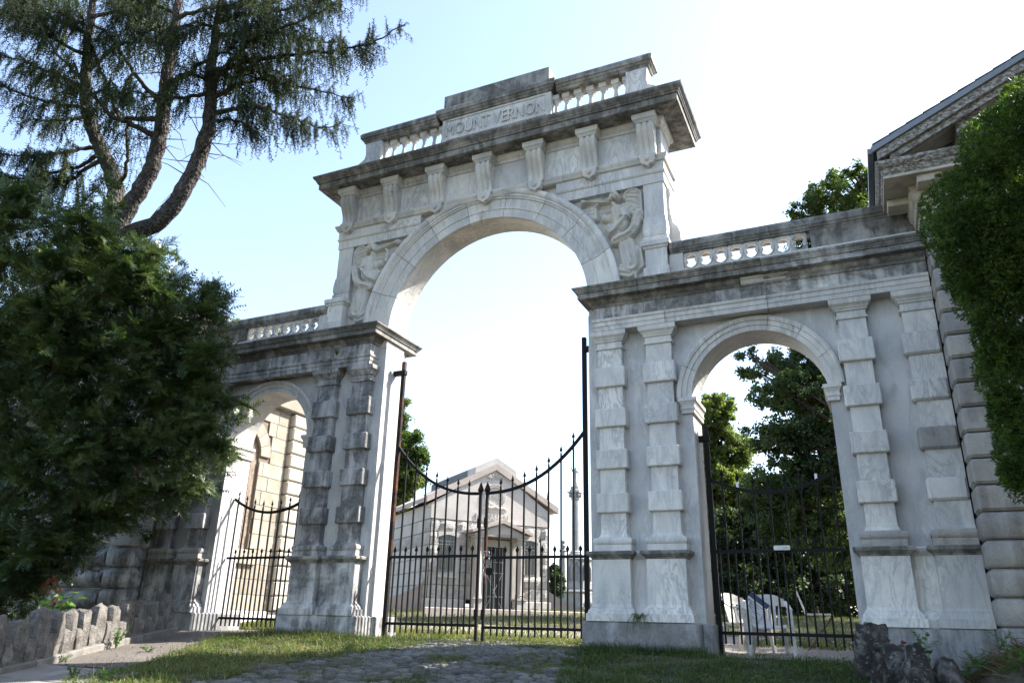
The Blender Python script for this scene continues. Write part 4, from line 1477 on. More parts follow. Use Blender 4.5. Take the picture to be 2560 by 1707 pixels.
ax, az_, e0 = 2.30, 5.52, -0.22
Q('gable_body', MB().prism([(0.02, 3.91), (LW - 0.02, 3.91), (LW - 0.02, 4.04), (ax, 5.36), (0.02, 4.04)], 'y', 0.302, DP), M['granite'])
sl_ = (az_ - 4.20) / (ax - e0)
for s_ in (1, -1):
    f_ = lambda p: (p if s_ > 0 else 2 * ax - p - 0.0)
    A = [(e0, 4.05), (ax, az_ - 0.15), (ax, az_ + 0.08), (e0, 4.27)]
    Q('raking_cornice', MB().prism([(f_(p), q) for p, q in A], 'y', -0.11, 0.05), M['granite_pink'])
    A = [(e0, 4.08), (ax, az_ - 0.12), (ax, az_ + 0.04), (e0, 4.23)]
    Q('roof', MB().prism([(f_(p), q) for p, q in A], 'y', 0.052, DP + 0.2), M['granite_pink'])
    A = [(ax - 0.80, az_ + 0.042 - 0.8 * sl_), (ax, az_ + 0.045), (ax, az_ + 0.30), (ax - 0.80, az_ + 0.30 - 0.8 * sl_)]
    Q('ridge_cap', MB().prism([(f_(p), q) for p, q in A], 'y', -0.09, 0.6), M['granite'])
    Q('ridge_cap', MB().prism([(f_(p), q - 0.02) for p, q in A], 'y', 0.602, DP + 0.1), M['copper_roof'])
# carved fan, wreath and date
fan = MB()
for k in range(7):
    a = PI * (k + 0.5) / 7
    c_, s_ = math.cos(a), math.sin(a)
    fan.tube([(ax + 0.05 * c_, -0.04, 5.08 + 0.03 * s_), (ax + 0.30 * c_, -0.055, 5.08 + 0.14 * s_)], [0.02, 0.045], 6)
Q('fan_carving', fan, M['granite'])
wr_ = MB()
for k in range(34):
    a = 2 * PI * k / 34
    for q in (-1, 1):
        r_ = 0.36 + 0.035 * q
        wr_.lathe([(0.001, -0.03), (0.035, 0.0), (0.001, 0.03)], ax + r_ * math.cos(a + q * .05), -0.06, 5, 1.0, 4.46 + r_ * math.sin(a + q * .05))
for q in (-1, 1):
    wr_.tube([(ax, -0.06, 4.1), (ax + 0.18 * q, -0.07, 4.04), (ax + 0.30 * q, -0.06, 4.08), (ax + 0.48 * q, -0.05, 4.0)], [0.05, 0.045, 0.04, 0.015], 6)
Q('wreath', wr_, M['granite'])
letters('1903', 0.40, 0.17, (ax - 0.2, -0.031, 4.38), Matrix.Rotation(PI / 2, 4, 'X'), 0.05, M['granite'], mz, True)
letters('McCAHAN', 1.24, 0.23, (1.60, -0.036, 3.615), Matrix.Rotation(PI / 2, 4, 'X'), 0.06, M['granite'], mz, True)
for (a, b, c, d) in WINS:
    w_ = Q('window', MB().box(a + 0.02, b - 0.02, 0.0, 0.07, c, d - 0.02), M['glass_dark'])
    Q('sill', MB().cbox(a - 0.04, b + 0.04, -0.09, 0.0, c - 0.11, c - 0.002, 0.012), M['granite'], w_)
    Q('jamb', MB().cbox(b - 0.015, b + 0.10, -0.03, 0.06, c, d - 0.05, 0.01), M['granite'], w_)
    lint = [(a - 0.05, d - 0.10)] + [(a - 0.05 + (b - a + 0.1) * i / 8, d - 0.10 + 0.09 * math.sin(PI * i / 8)) for i in range(1, 8)] + [(b + 0.05, d - 0.10), (b + 0.05, d + 0.07), (a - 0.05, d + 0.07)]
    Q('lintel', MB().prism(lint, 'y', -0.06, 0.06), M['granite'], w_)
    gr = MB()
    for k in range(1, 5):
        x = a + (b - a) * k / 5
        gr.tube([(x, -0.02, c), (x, -0.02, d - 0.05)], 0.0055, 4)
    for z in (c + 0.12, c + 0.95, c + 1.06):
        gr.tube([(a, -0.02, z), (b, -0.02, z)], 0.008, 4)
    Q('grille', gr, M['steel'], w_)
Q('doorway', MB().box(1.70, 2.95, -0.1, 0.06, 0.55, 2.98), M['granite'])
dr = Q('door', MB().box(1.97, 2.66, -0.13, -0.101, 0.58, 2.74), M['bronze'])
gr = MB()
for x in np.linspace(2.04, 2.60, 5):
    gr.tube([(x, -0.14, 0.62), (x, -0.14, 2.70)], 0.009, 4)
for z in (0.75, 1.15, 1.9, 2.25):
    gr.tube([(1.99, -0.14, z), (2.64, -0.14, z)], 0.009, 4)
gr.tube([(2.0, -0.14, 0.75), (2.62, -0.14, 1.9)], 0.009, 4)
gr.tube([(2.62, -0.14, 0.75), (2.0, -0.14, 1.9)], 0.009, 4)
Q('grille', gr, M['steel'], dr)
for x in (1.55, 3.10):
    Q('column_pedestal', MB().stack(x - 0.17, x + 0.17, -0.62, -0.28, [(0.2, 0.03), (0.62, 0.03), (0.64, 0.0), (1.02, 0.0), (1.05, 0.03), (1.09, 0.03)], 'LRFB'), M['granite'])
    Q('column', MB().lathe([(0.16, 1.09), (0.16, 1.13), (0.14, 1.16), (0.15, 1.2), (0.128, 1.24), (0.13, 1.9), (0.115, 2.72)], x, -0.45, 16), M['granite_pink'], smooth=40)
    cp = MB().lathe([(0.115, 2.72), (0.13, 2.74), (0.12, 2.76), (0.15, 2.86), (0.13, 2.88), (0.18, 2.97), (0.15, 2.98)], x, -0.45, 12)
    cp.box(x - 0.19, x + 0.19, -0.64, -0.26, 2.98, 3.03)
    for k in range(8):
        a = PI * k / 4
        cp.lathe([(0.001, -0.05), (0.035, -0.01), (0.04, 0.03), (0.001, 0.05)], x + 0.155 * math.cos(a), -0.45 + 0.155 * math.sin(a), 6, 1, 2.87)
    Q('capital', cp, M['granite'])
    Q('pilaster', MB().box(x - 0.13 if x > 2 else x - 0.1, x + 0.1 if x > 2 else x + 0.13, -0.16, -0.001, 1.04, 3.0), M['granite'])
Q('porch_entablature', MB().box(1.32, 3.32, -0.66, 0.02, 3.032, 3.12), M['granite_pink'])
Q('porch_tympanum', MB().prism([(1.36, 3.122), (3.28, 3.122), (2.32, 3.47)], 'y', -0.60, 0.02), M['granite'])
for s_ in (1, -1):
    A = [(1.20, 3.122), (2.32, 3.48), (2.32, 3.60), (1.20, 3.22)]
    Q('porch_cornice', MB().prism([(p if s_ > 0 else 4.64 - p, q) for p, q in A], 'y', -0.74, 0.02), M['granite_pink'])
Q('step', MB().cbox(1.25, 3.40, -1.0, 0.0, 0.1, 0.56, 0.02), M['granite'])
# curved flanking walls with scrolled end blocks
for s_ in (1, -1):
    n = 14
    top = []
    for i in range(n + 1):
        t = i / n
        top.append((0.0 - 1.75 * t, 1.62 - 0.78 * t ** 0.6 + 0.0 * t))
    poly = [(0.0, 0.2)] + top + [(-1.75, 0.2)]
    if s_ < 0:
        poly = [(LW - p, q) for p, q in poly]
    Q('flank_wall', MB().prism(poly, 'y', 0.3, 0.62), M['granite_pink'])
    x = -2.0 if s_ > 0 else LW + 1.75
    m = MB().cbox(x, x + 0.25, 0.25, 0.67, 0.2, 0.80, 0.02)
    m.cbox(x - 0.03, x + 0.28, 0.2, 0.72, 0.805, 0.90, 0.02)
    m.lathe([(0.001, 0.9), (0.12, 0.93), (0.17, 1.0), (0.16, 1.08), (0.09, 1.14), (0.001, 1.16)], x + 0.125, 0.46, 10)
    Q('end_block', m, M['granite'])
kb = thing('grave_kerb', 'low pinkish stone kerb in the grass before the mausoleum porch', 'kerb', (MO[0] + 1.5, MO[1] - 0.5, float(G(-5.5, 10))), None, math.radians(51.3))
for k in range(7):
    ob('kerb_stone', MB().cbox(-1.8 + k * 1.1, -0.72 + k * 1.1, -1.75, -1.6, -0.3, 0.14, 0.015), M['granite_pink'], kb, local=True)

# ================================================================== LOW STONE WALL
WP = np.array([(-3.38, -5.28), (-3.63, -4.68), (-3.86, -3.98), (-4.39, -3.04), (-4.6, -2.49), (-4.89, -1.85), (-5.38, -0.6)])
seg = np.linalg.norm(np.diff(WP, axis=0), axis=1)
cum = np.concatenate([[0], np.cumsum(seg)])


def wall_at(s):
    i = min(max(np.searchsorted(cum, s) - 1, 0), len(seg) - 1)
    t = (s - cum[i]) / seg[i]
    p = WP[i] + (WP[i + 1] - WP[i]) * t
    d = (WP[i + 1] - WP[i]) / seg[i]
    return p, d


def boulder(w, d, h, seed, sharp=0.5, sub=3, amp=0.12, taper=0.75):
    """weathered upright stone, base at z = 0"""
    r_ = random.Random(seed)
    bm = bmesh.new()
    bmesh.ops.create_cube(bm, size=1.0)
    bmesh.ops.subdivide_edges(bm, edges=bm.edges, cuts=sub, use_grid_fill=True)
    from mathutils import noise as mn
    off = Vector((r_.uniform(-50, 50), r_.uniform(-50, 50), r_.uniform(-50, 50)))
    for v in bm.verts:
        c = v.co.copy()
        q = c.normalized() * 0.62
        c = c.lerp(q, sharp)
        if c.z > 0:
            k = 1 - (1 - taper) * (c.z / 0.5)
            c.x *= k
            c.y *= k
        n = mn.noise_vector(c * 2.2 + off) * amp + mn.noise_vector(c * 6 + off) * amp * 0.4
        c += n
        v.co = Vector((c.x * w, c.y * d, (c.z + 0.5) * h))
    m = MB()
    bm.verts.index_update()
    m.v = [tuple(v.co) for v in bm.verts]
    m.f = [tuple(v.index for v in f.verts) for f in bm.faces]
    bm.free()
    return m


lw = thing('stone_wall', 'low wall of rough upright grey stones with a crenellated top beside the path', 'wall', (-4.0, -3.0, float(G(-4, -3))))
s = 0.04
k = 0
kerb_pts = []
while s < cum[-1] - 0.1:
    tall = k % 2 == 0
    w = random.uniform(0.19, 0.25) if tall else random.uniform(0.15, 0.21)
    s2 = s + w * 0.95
    p, d = wall_at((s + s2) / 2)
    h = random.uniform(0.50, 0.62) if tall else random.uniform(0.27, 0.33)
    nrm = np.array([-d[1], d[0]])
    z = float(G(p[0], p[1])) + 0.06
    m = boulder(w * 1.08, 0.22, h, 100 + k, 0.34 if tall else 0.25, 3, 0.10, 0.86)
    off = 0.12 + (0.02 if tall else 0.0)
    T = Matrix.Translation((p[0] + nrm[0] * off, p[1] + nrm[1] * off, z)) @ Matrix.Rotation(math.atan2(d[1], d[0]) + random.uniform(-.12, .12), 4, 'Z') @ Matrix.Rotation(random.uniform(-.05, .05), 4, 'Y')
    m2 = MB().merge(m, T)
    ob('stone', m2, M['rubble'], lw, smooth=45)
    s = s2
    k += 1
for k in range(9):
    a, b = cum[-1] * k / 9 + 0.006, cum[-1] * (k + 1) / 9 - 0.006
    p0, _ = wall_at(a)
    p1, d = wall_at(b)
    nrm = np.array([-d[1], d[0]])
    vs = []
    for p in (p0, p1):
        z = float(G(p[0], p[1]))
        for o_, dz in ((-0.05, -0.2), (-0.05, 0.085), (-0.03, 0.10), (0.27, 0.10), (0.27, -0.2)):
            vs.append((p[0] + nrm[0] * o_, p[1] + nrm[1] * o_, z + dz))
    fs = [(i, (i + 1) % 5, 5 + (i + 1) % 5, 5 + i) for i in range(5)] + [(4, 3, 2, 1, 0), (5, 6, 7, 8, 9)]
    ob('kerb_stone', MB().add(vs, fs), M['kerb'], lw)

# ================================================================== ROCKS, right foreground
def gpix(u, v):
    d = ray(u, v)
    for t in np.arange(1, 60, 0.01):
        P = CAM + t * d
        if P[2] < float(G(P[0], P[1])):
            return P
    return P


# (pixel of foot, width px, height px, label)
RK = [((2192, 1702), 84, 142, 0, 'tall pitted dark rock against the plinth, leftmost of the big rocks'),
      ((2248, 1648), 56, 62, 1, 'pale pitted rock at the back of the heap, right beside the tall rock'),
      ((2262, 1722), 88, 104, 2, 'dark rock with orange leaves on it in the middle of the heap'),
      ((2206, 1735), 34, 92, 3, 'small narrow grey rock wedged at the front left of the heap'),
      ((2304, 1745), 72, 122, 4, 'pale streaked pointed rock leaning right at the front of the heap'),
      ((2378, 1742), 64, 98, 5, 'separate wedge-shaped rock with a sloping top, rightmost of the rocks')]
for (u, v), wpx, hpx, k, lab in RK:
    P = gpix(u, min(v, 1706))
    if v > 1706:
        P = gpix(u, v)
    D = (P - CAM) @ FWD
    w, h = wpx * D / FPX, hpx * D / FPX * 0.93
    m = boulder(w * 1.02, w * 0.9, h * 1.08, 900 + k, 0.38, 6, 0.16, (0.8, 0.9, 0.75, 0.7, 0.45, 0.5)[k])
    t = tag(ob('rock', MB().merge(m, Matrix.Translation((P[0], P[1], P[2] - h * 0.06)) @ Matrix.Rotation(k * 1.3, 4, 'Z')), M['rock'], smooth=50), lab, 'rock', 'rocks heaped at the right plinth')
    me = t.data
    t.location = (P[0], P[1], P[2])
    me.transform(Matrix.Translation((-P[0], -P[1], -P[2])))

# ================================================================== FOLIAGE TEMPLATES
def tri_template(tris):
    V = np.array([p for t in tris for p in t], float)
    return V, np.arange(len(V)).reshape(-1, 3)


def spray_template(n=9, nl=0.30, w=0.055, seed=0, side=0.9):
    """flat needle spray along +x, length 1"""
    r_ = random.Random(seed)
    tr = [((0, -0.012, 0), (1, 0, 0), (0, 0.012, 0))]
    for i in range(n):
        x = 0.06 + 0.9 * i / (n - 1)
        l_ = nl * (1 - 0.55 * x) * r_.uniform(0.8, 1.15)
        for s_ in (1, -1):
            a = side + r_.uniform(-.15, .15)
            zz = r_.uniform(-0.07, 0.07)
            tx, ty = x + l_ * math.cos(a), s_ * l_ * math.sin(a)
            tr.append(((x - w * .5, 0, 0), (x + w * .5, 0, 0), (tx, ty, zz)))
    return tri_template(tr)


def strand_template(n=13, nl=0.13, seed=0):
    """bottle-brush shoot along +x, length 1"""
    r_ = random.Random(seed)
    tr = [((0, -0.012, 0), (1, 0, 0), (0, 0.012, 0)), ((0, 0, -0.012), (1, 0, 0), (0, 0, 0.012))]
    for i in range(n):
        x = 0.04 + 0.93 * i / (n - 1)
        for s_ in range(2):
            a = r_.uniform(0, 2 * PI)
            l_ = nl * r_.uniform(0.7, 1.2) * (1 - 0.4 * x)
            c_, s2 = math.cos(a), math.sin(a)
            tr.append(((x - 0.025, 0, 0), (x + 0.03, 0, 0), (x + l_ * 0.9, l_ * c_, l_ * s2)))
    return tri_template(tr)


def leaf_template():
    tr = [((0, 0, 0), (0.45, 0.30, 0.06), (1, 0, -0.04)), ((0, 0, 0), (1, 0, -0.04), (0.45, -0.30, 0.06))]
    return tri_template(tr)


def cluster_template(n=5, seed=0):
    """a twig end with n leaves"""
    r_ = random.Random(seed)
    tr = []
    lv, lf = leaf_template()
    for i in range(n):
        a = r_.uniform(0, 2 * PI)
        el = r_.uniform(-0.7, 0.5)
        d = Vector((math.cos(a) * math.cos(el), math.sin(a) * math.cos(el), math.sin(el)))
        R = d.to_track_quat('X', 'Z').to_matrix() @ Matrix.Rotation(r_.uniform(-1.0, 1.0), 3, 'X')
        o_ = Vector((r_.uniform(-.5, .5), r_.uniform(-.5, .5), r_.uniform(-.4, .4)))
        for f in lf:
            tr.append([tuple(R @ Vector(lv[i_]) * 0.75 + o_) for i_ in f])
    return tri_template(tr)


def tuft_template(n=12, seed=0):
    """upright fan of scale leaves, as on a thuja"""
    r_ = random.Random(seed)
    tr = []
    for i in range(n):
        a = r_.uniform(-0.9, 0.9)
        b = r_.uniform(-0.5, 0.5)
        l_ = r_.uniform(0.6, 1.0)
        d = np.array([math.cos(a) * math.cos(b), math.sin(a) * math.cos(b), math.sin(b)])
        sd = np.cross(d, [r_.uniform(-1, 1), r_.uniform(-1, 1), 1.0])
        sd = sd / np.linalg.norm(sd) * 0.11
        o_ = d * 0.1
        m_ = d * l_ * 0.55
        tr.append((tuple(o_), tuple(m_ + sd), tuple(m_ - sd)))
        tr.append((tuple(m_ + sd), tuple(d * l_), tuple(m_ - sd)))
    return tri_template(tr)


SPRAY = [spray_template(6, 0.36, 0.13, i) for i in range(3)]
STRAND = [strand_template(11, 0.14, i) for i in range(3)]
CLUST = [cluster_template(4, i) for i in range(4)]
TUFT = [tuft_template(5, i) for i in range(4)]


def scatter_mix(temps, P, R, S):
    pick = rng.integers(0, len(temps), len(P))
    parts = []
    S = np.asarray(S, float)
    for k, (tv, tf) in enumerate(temps):
        q = pick == k
        if q.any():
            parts.append(scatter(tv, tf, P[q], R[q], S[q]))
    return join(parts)


def crown_obj(name, V, F, mat, parent):
    base = np.array(worldloc(parent))
    me = big_mesh(name, V - base, F, mat)
    o = bpy.data.objects.new(name, me)
    COL.objects.link(o)
    o.parent = parent
    return o


def rdir(n):
    return norm(rng.normal(size=(n, 3)))


# ================================================================== SPRUCE (many stems, hanging sprays)
def px4(x, y, D):
    return at(x * 0.43367, y * 0.43367, D)


sp = thing('spruce_tree', 'tall spruce with three bare curving stems and hanging needle sprays against the sky', 'tree', (-9.25, -2.1, float(G(-9.25, -2.1))))
D0 = 14.0
root = Vector((-9.25, -2.1, -0.2))
stems = {
    'A': ([(640, 1420, 14.1), (760, 1345, 14.0), (890, 1300, 13.9), (985, 1210, 13.9), (1055, 1100, 13.9), (1110, 1000, 13.95), (1160, 880, 14.0), (1195, 760, 14.0), (1215, 600, 14.1), (1215, 420, 14.2), (1240, 200, 14.3), (1275, 0, 14.4), (1300, -250, 14.5)],
          [62, 56, 54, 53, 51, 49, 47, 44, 40, 34, 27, 20, 14]),
    'B': ([(640, 1400, 14.1), (690, 1290, 14.15), (760, 1170, 14.2), (830, 1060, 14.2), (880, 950, 14.2), (915, 830, 14.25), (935, 720, 14.3), (950, 560, 14.4), (965, 420, 14.4), (990, 280, 14.5), (1020, 100, 14.6), (1040, -100, 14.7), (1050, -300, 14.8)],
          [66, 60, 55, 52, 48, 46, 44, 42, 39, 34, 28, 22, 15]),
    'C': ([(640, 1420, 14.1), (650, 1250, 14.5), (670, 1100, 14.7), (640, 980, 14.8), (590, 880, 14.9), (545, 780, 15.0), (505, 650, 15.1), (490, 520, 15.2), (500, 350, 15.2), (520, 150, 15.3), (540, -50, 15.4), (550, -300, 15.5)],
          [60, 58, 54, 50, 46, 44, 42, 38, 34, 28, 20, 12]),
}
tm = MB()
low = [root + (Vector(px4(640, 1420, 14.1)) - root) * t for t in (0, 0.3, 0.65, 1.0)]
tm.tube(low, [0.42, 0.34, 0.30, 0.29], 14)
ob('trunk', tm, M['bark'], sp, smooth=True)
stem_pts = {}
for kx, (pp, ww) in stems.items():
    pts = [px4(*p) for p in pp]
    # subdivide and roughen
    P2, R2 = [], []
    for i in range(len(pts) - 1):
        for t in np.linspace(0, 1, 5)[:-1]:
            P2.append(pts[i] * (1 - t) + pts[i + 1] * t + rng.normal(size=3) * 0.008)
            R2.append((ww[i] * (1 - t) + ww[i + 1] * t) * 0.43367 * 14 / FPX * 0.9 * rng.uniform(0.95, 1.06))
    stem_pts[kx] = np.array(P2)
    m = MB().tube([tuple(p) for p in P2], [float(r_) for r_ in R2], 14)
    ob('stem', m, M['bark'], sp, smooth=True)
BR = [  # branches in the close-up's pixels: polyline, start depth, end depth, density
    ([(1225, 470), (1350, 330), (1500, 220), (1700, 130), (1950, 20)], 14.1, 13.0, 1.0),
    ([(1290, 400), (1450, 350), (1650, 320), (1950, 290), (2150, 245), (2300, 160)], 14.1, 13.2, 1.3),
    ([(1230, 560), (1400, 480), (1500, 455), (1700, 500), (1880, 530), (2020, 575)], 14.1, 14.6, 1.1),
    ([(1240, 650), (1400, 620), (1500, 620), (1700, 690), (1850, 745), (1960, 712)], 14.1, 13.4, 1.2),
    ([(1235, 700), (1320, 690), (1420, 720), (1500, 780)], 14.1, 13.6, 0.8),
    ([(960, 480), (1080, 430), (1150, 370), (1300, 300), (1450, 160), (1600, 40)], 14.4, 13.2, 0.9),
    ([(970, 340), (930, 200), (900, 100), (870, -20)], 14.4, 13.8, 0.7),
    ([(1210, 540), (1050, 565), (850, 555), (650, 490)], 14.1, 13.2, 0.9),
    ([(935, 590), (830, 500), (700, 310), (600, 180), (450, 100), (350, 10)], 14.3, 14.4, 0.8),
    ([(885, 785), (740, 712), (640, 670), (480, 480), (320, 300), (200, 100), (60, 10)], 14.2, 13.4, 0.9),
    ([(690, 690), (640, 560), (600, 450), (520, 250), (430, 130)], 14.4, 14.8, 0.8),
    ([(490, 620), (350, 605), (200, 570), (50, 510), (-80, 420)], 15.0, 14.0, 1.2),
    ([(545, 850), (400, 870), (300, 890), (150, 905), (-80, 880)], 14.9, 13.6, 1.3),
    ([(500, 680), (400, 690), (300, 700), (150, 690)], 15.0, 14.4, 0.9),
    ([(720, 1010), (735, 900), (725, 750), (790, 650), (880, 600)], 14.4, 14.1, 0.5),
    ([(1250, 120), (1400, 90), (1650, 60), (1950, -20)], 14.3, 13.6, 1.3),
    ([(1260, 200), (1450, 195), (1620, 190), (1830, 240), (1990, 250)], 14.3, 14.8, 1.2),
    ([(480, 500), (300, 420), (100, 340), (-60, 310)], 15.2, 14.6, 1.3),
    ([(500, 330), (330, 230), (120, 120), (-80, 60)], 15.2, 14.4, 1.3),
    ([(510, 200), (350, 120), (150, 30), (-50, -60)], 15.2, 15.6, 1.4),
    ([(1000, 240), (850, 150), (700, 60), (600, -60)], 14.5, 13.8, 1.2),
    ([(1020, 100), (1150, 60), (1300, 40), (1500, -40)], 14.6, 13.6, 1.4),
    ([(530, 100), (700, 60), (850, 10), (1000, -60)], 15.3, 14.6, 1.3),
    ([(460, 960), (300, 1000), (120, 1030), (-80, 1020)], 14.9, 13.8, 1.3),
    ([(440, 1020), (250, 1080), (100, 1100), (-60, 1090)], 14.8, 14.2, 1.0),
    ([(1215, 420), (1330, 380), (1420, 400), (1600, 450), (1750, 420)], 14.2, 15.0, 1.0),
    ([(1020, 80), (900, 40), (780, 30), (640, -30)], 14.6, 15.4, 1.3),
    ([(1240, 160), (1130, 130), (1030, 160), (950, 180)], 14.3, 13.4, 1.0),
    ([(505, 420), (600, 330), (680, 260), (800, 230), (900, 240)], 15.2, 14.6, 1.0),
    ([(505, 550), (600, 520), (700, 540), (780, 580)], 15.1, 14.4, 0.9),
    ([(500, 480), (380, 500), (280, 440), (180, 400)], 15.2, 14.2, 1.1),
    ([(1220, 480), (1120, 430), (1060, 450), (980, 500)], 14.2, 13.6, 0.8),
    ([(1250, 50), (1500, 30), (1750, -30), (2050, -60)], 14.3, 14.9, 1.3),
    ([(520, 150), (300, 60), (60, -40)], 15.3, 14.0, 1.3),
    ([(560, 0), (400, -40), (200, -60)], 15.3, 15.8, 1.2),
]
SPp, SPd, SPs = [], [], []
SHp, SHd, SHs = [], [], []
for poly, da, db, dens in BR:
    n = len(poly)
    pts = [px4(x, y, da + (db - da) * i / (n - 1)) for i, (x, y) in enumerate(poly)]
    P2 = []
    allst = np.concatenate(list(stem_pts.values()))
    near = allst[np.argmin(np.linalg.norm(allst - pts[0], axis=1))]
    pts = [near] + pts
    n += 1
    for i in range(n - 1):
        for t in np.linspace(0, 1, 6)[:-1]:
            P2.append(pts[i] * (1 - t) + pts[i + 1] * t + rng.normal(size=3) * 0.012)
    P2.append(pts[-1])
    P2 = np.array(P2)
    L = np.concatenate([[0], np.cumsum(np.linalg.norm(np.diff(P2, axis=0), axis=1))])
    rad = np.interp(L / L[-1], [0, 0.25, 1], [0.052, 0.034, 0.008]) * (0.8 + 0.1 * L[-1])
    ob('branch', MB().tube([tuple(p) for p in P2], [float(r_) for r_ in rad], 7), M['bark_dark'], sp, smooth=True)
    # side twigs carry the hanging shoots
    nt = int(L[-1] * 19 * dens)
    ss = L[-1] * (0.14 + 0.86 * np.sort(rng.random(nt)) ** 0.85)
    for s_ in ss:
        i = min(np.searchsorted(L, s_), len(P2) - 1)
        p = P2[i]
        dirb = norm(P2[min(i + 1, len(P2) - 1)] - P2[max(i - 1, 0)])
        side = norm(np.cross(dirb, [0, 0, 1.0])) * (1 if rng.random() < 0.5 else -1)
        fr_ = s_ / L[-1]
        tl = rng.uniform(0.12, 0.75) * (1.15 - 0.7 * fr_)
        tip = p + side * tl * 0.85 + dirb * tl * 0.55 + np.array([0, 0, rng.uniform(-0.12, 0.05)])
        m_ = max(3, int(tl * 13))
        for q in np.linspace(0.15, 1, m_):
            b = p + (tip - p) * q
            hang = rng.uniform(0.16, 0.62) * (0.55 + 0.75 * (1 - fr_))
            SPp.append(b)
            SPd.append(np.array([rng.normal() * 0.16, rng.normal() * 0.16, -1.0]) + (tip - p) / (tl + 1e-6) * 0.18)
            SPs.append(hang)
        SHp.append(p)
        SHd.append(tip - p)
        SHs.append(tl * 1.15)
        if rng.random() < 0.8:     # upturned shoots on top of the limb
            SHp.append(p)
            SHd.append(dirb + side * rng.uniform(-.5, .5) + np.array([0, 0, rng.uniform(0.1, 0.7)]))
            SHs.append(rng.uniform(0.10, 0.22))
SPp, SPd, SPs = np.array(SPp), np.array(SPd), np.array(SPs)
SHp, SHd, SHs = np.array(SHp), np.array(SHd), np.array(SHs)
a = scatter_mix(STRAND, SPp, frames(SPd, rng.uniform(0, 6.3, len(SPp))), np.stack([SPs, np.full_like(SPs, 0.46) * (0.7 + 0.6 * rng.random(len(SPs))), np.full_like(SPs, 0.46)], 1))
b = scatter_mix(STRAND, SHp, frames(SHd, rng.uniform(0, 6.3, len(SHp))), np.stack([SHs, np.full_like(SHs, 0.36), np.full_like(SHs, 0.36)], 1))
crown_obj('crown', *join([a, b]), M['needles_spruce'], sp)
# bare dead twigs
tw = MB()
for _ in range(70):
    kx = random.choice('ABC')
    p = stem_pts[kx][rng.integers(18, len(stem_pts[kx]) - 6)]
    d = norm(rng.normal(size=3) * np.array([1, 1, 0.5]))
    q = p + d * rng.uniform(0.3, 0.7) + np.array([0, 0, -0.05])
    r2 = q + norm(d + rng.normal(size=3) * 0.4) * rng.uniform(0.2, 0.5) + np.array([0, 0, -0.1])
    tw.tube([tuple(p), tuple(q), tuple(r2)], [0.012, 0.007, 0.003], 4)
ob('dead_twigs', tw, M['bark_dark'], sp, kind='stuff')

# ================================================================== YEW, left foreground
K23 = 2560 / 2352
YEW = [(-60, 395), (30, 430), (110, 455), (200, 480), (235, 405), (262, 400), (252, 450), (285, 490), (240, 530), (330, 545), (405, 590), (440, 678), (470, 640), (500, 650), (535, 672), (540, 700), (510, 745), (480, 760), (540, 790), (530, 830), (498, 870), (515, 915), (585, 930), (560, 965), (515, 990), (545, 1045), (525, 1075), (500, 1130), (470, 1152), (420, 1180), (330, 1190), (280, 1215), (225, 1240), (215, 1300), (150, 1320), (110, 1370), (60, 1420), (-60, 1440)]
YEW = np.array(YEW) * K23
yew = thing('yew_tree', 'broad dark green yew with feathery sprays in front of the left gatehouse', 'tree', (-7.6, -2.75, float(G(-7.6, -2.75))))
yc = np.array([-7.6, -2.75, 0.0])
tk = MB()
top = at(230 * K23, 520 * K23, 13.2)
tk.tube([(-7.6, -2.75, -0.3), (-7.62, -2.72, 1.2), (-7.55, -2.7, 2.6), tuple(np.array([-7.6, -2.7, 4.4])), tuple(np.array([-7.5, -2.65, 6.0]))], [0.30, 0.26, 0.21, 0.14, 0.05], 12)
ob('trunk', tk, M['bark'], yew, smooth=True)
# a loose dark filling, then layered boughs of flat sprays over it
def yew_points(n, frac_lo, frac_hi, back=0.25):
    u = rng.uniform(-60, 640, n * 3)
    v = rng.uniform(410, 1580, n * 3)
    q = in_poly(u, v, YEW)
    u, v = u[q][:n], v[q][:n]
    e = poly_dist(u, v, YEW)
    e = np.where(u < 20, np.maximum(e, 60), e)
    thick = 1.5 * np.sqrt(1 - (1 - np.clip(e / 260, 0, 1)) ** 2) + 0.1
    lob = (np.sin(u * 0.026 + 1.3 * np.sin(v * 0.017)) * np.cos(v * 0.021 + u * 0.008)) * 0.42
    sgn = np.where(rng.random(len(u)) < back, 1, -1)
    dep = 13.0 + sgn * thick * rng.uniform(frac_lo, frac_hi, len(u)) + lob
    P = np.array([at(a_, b_, d_) for a_, b_, d_ in zip(u, v, dep)])
    P[:, 2] = np.maximum(P[:, 2], -0.15)
    return P, e


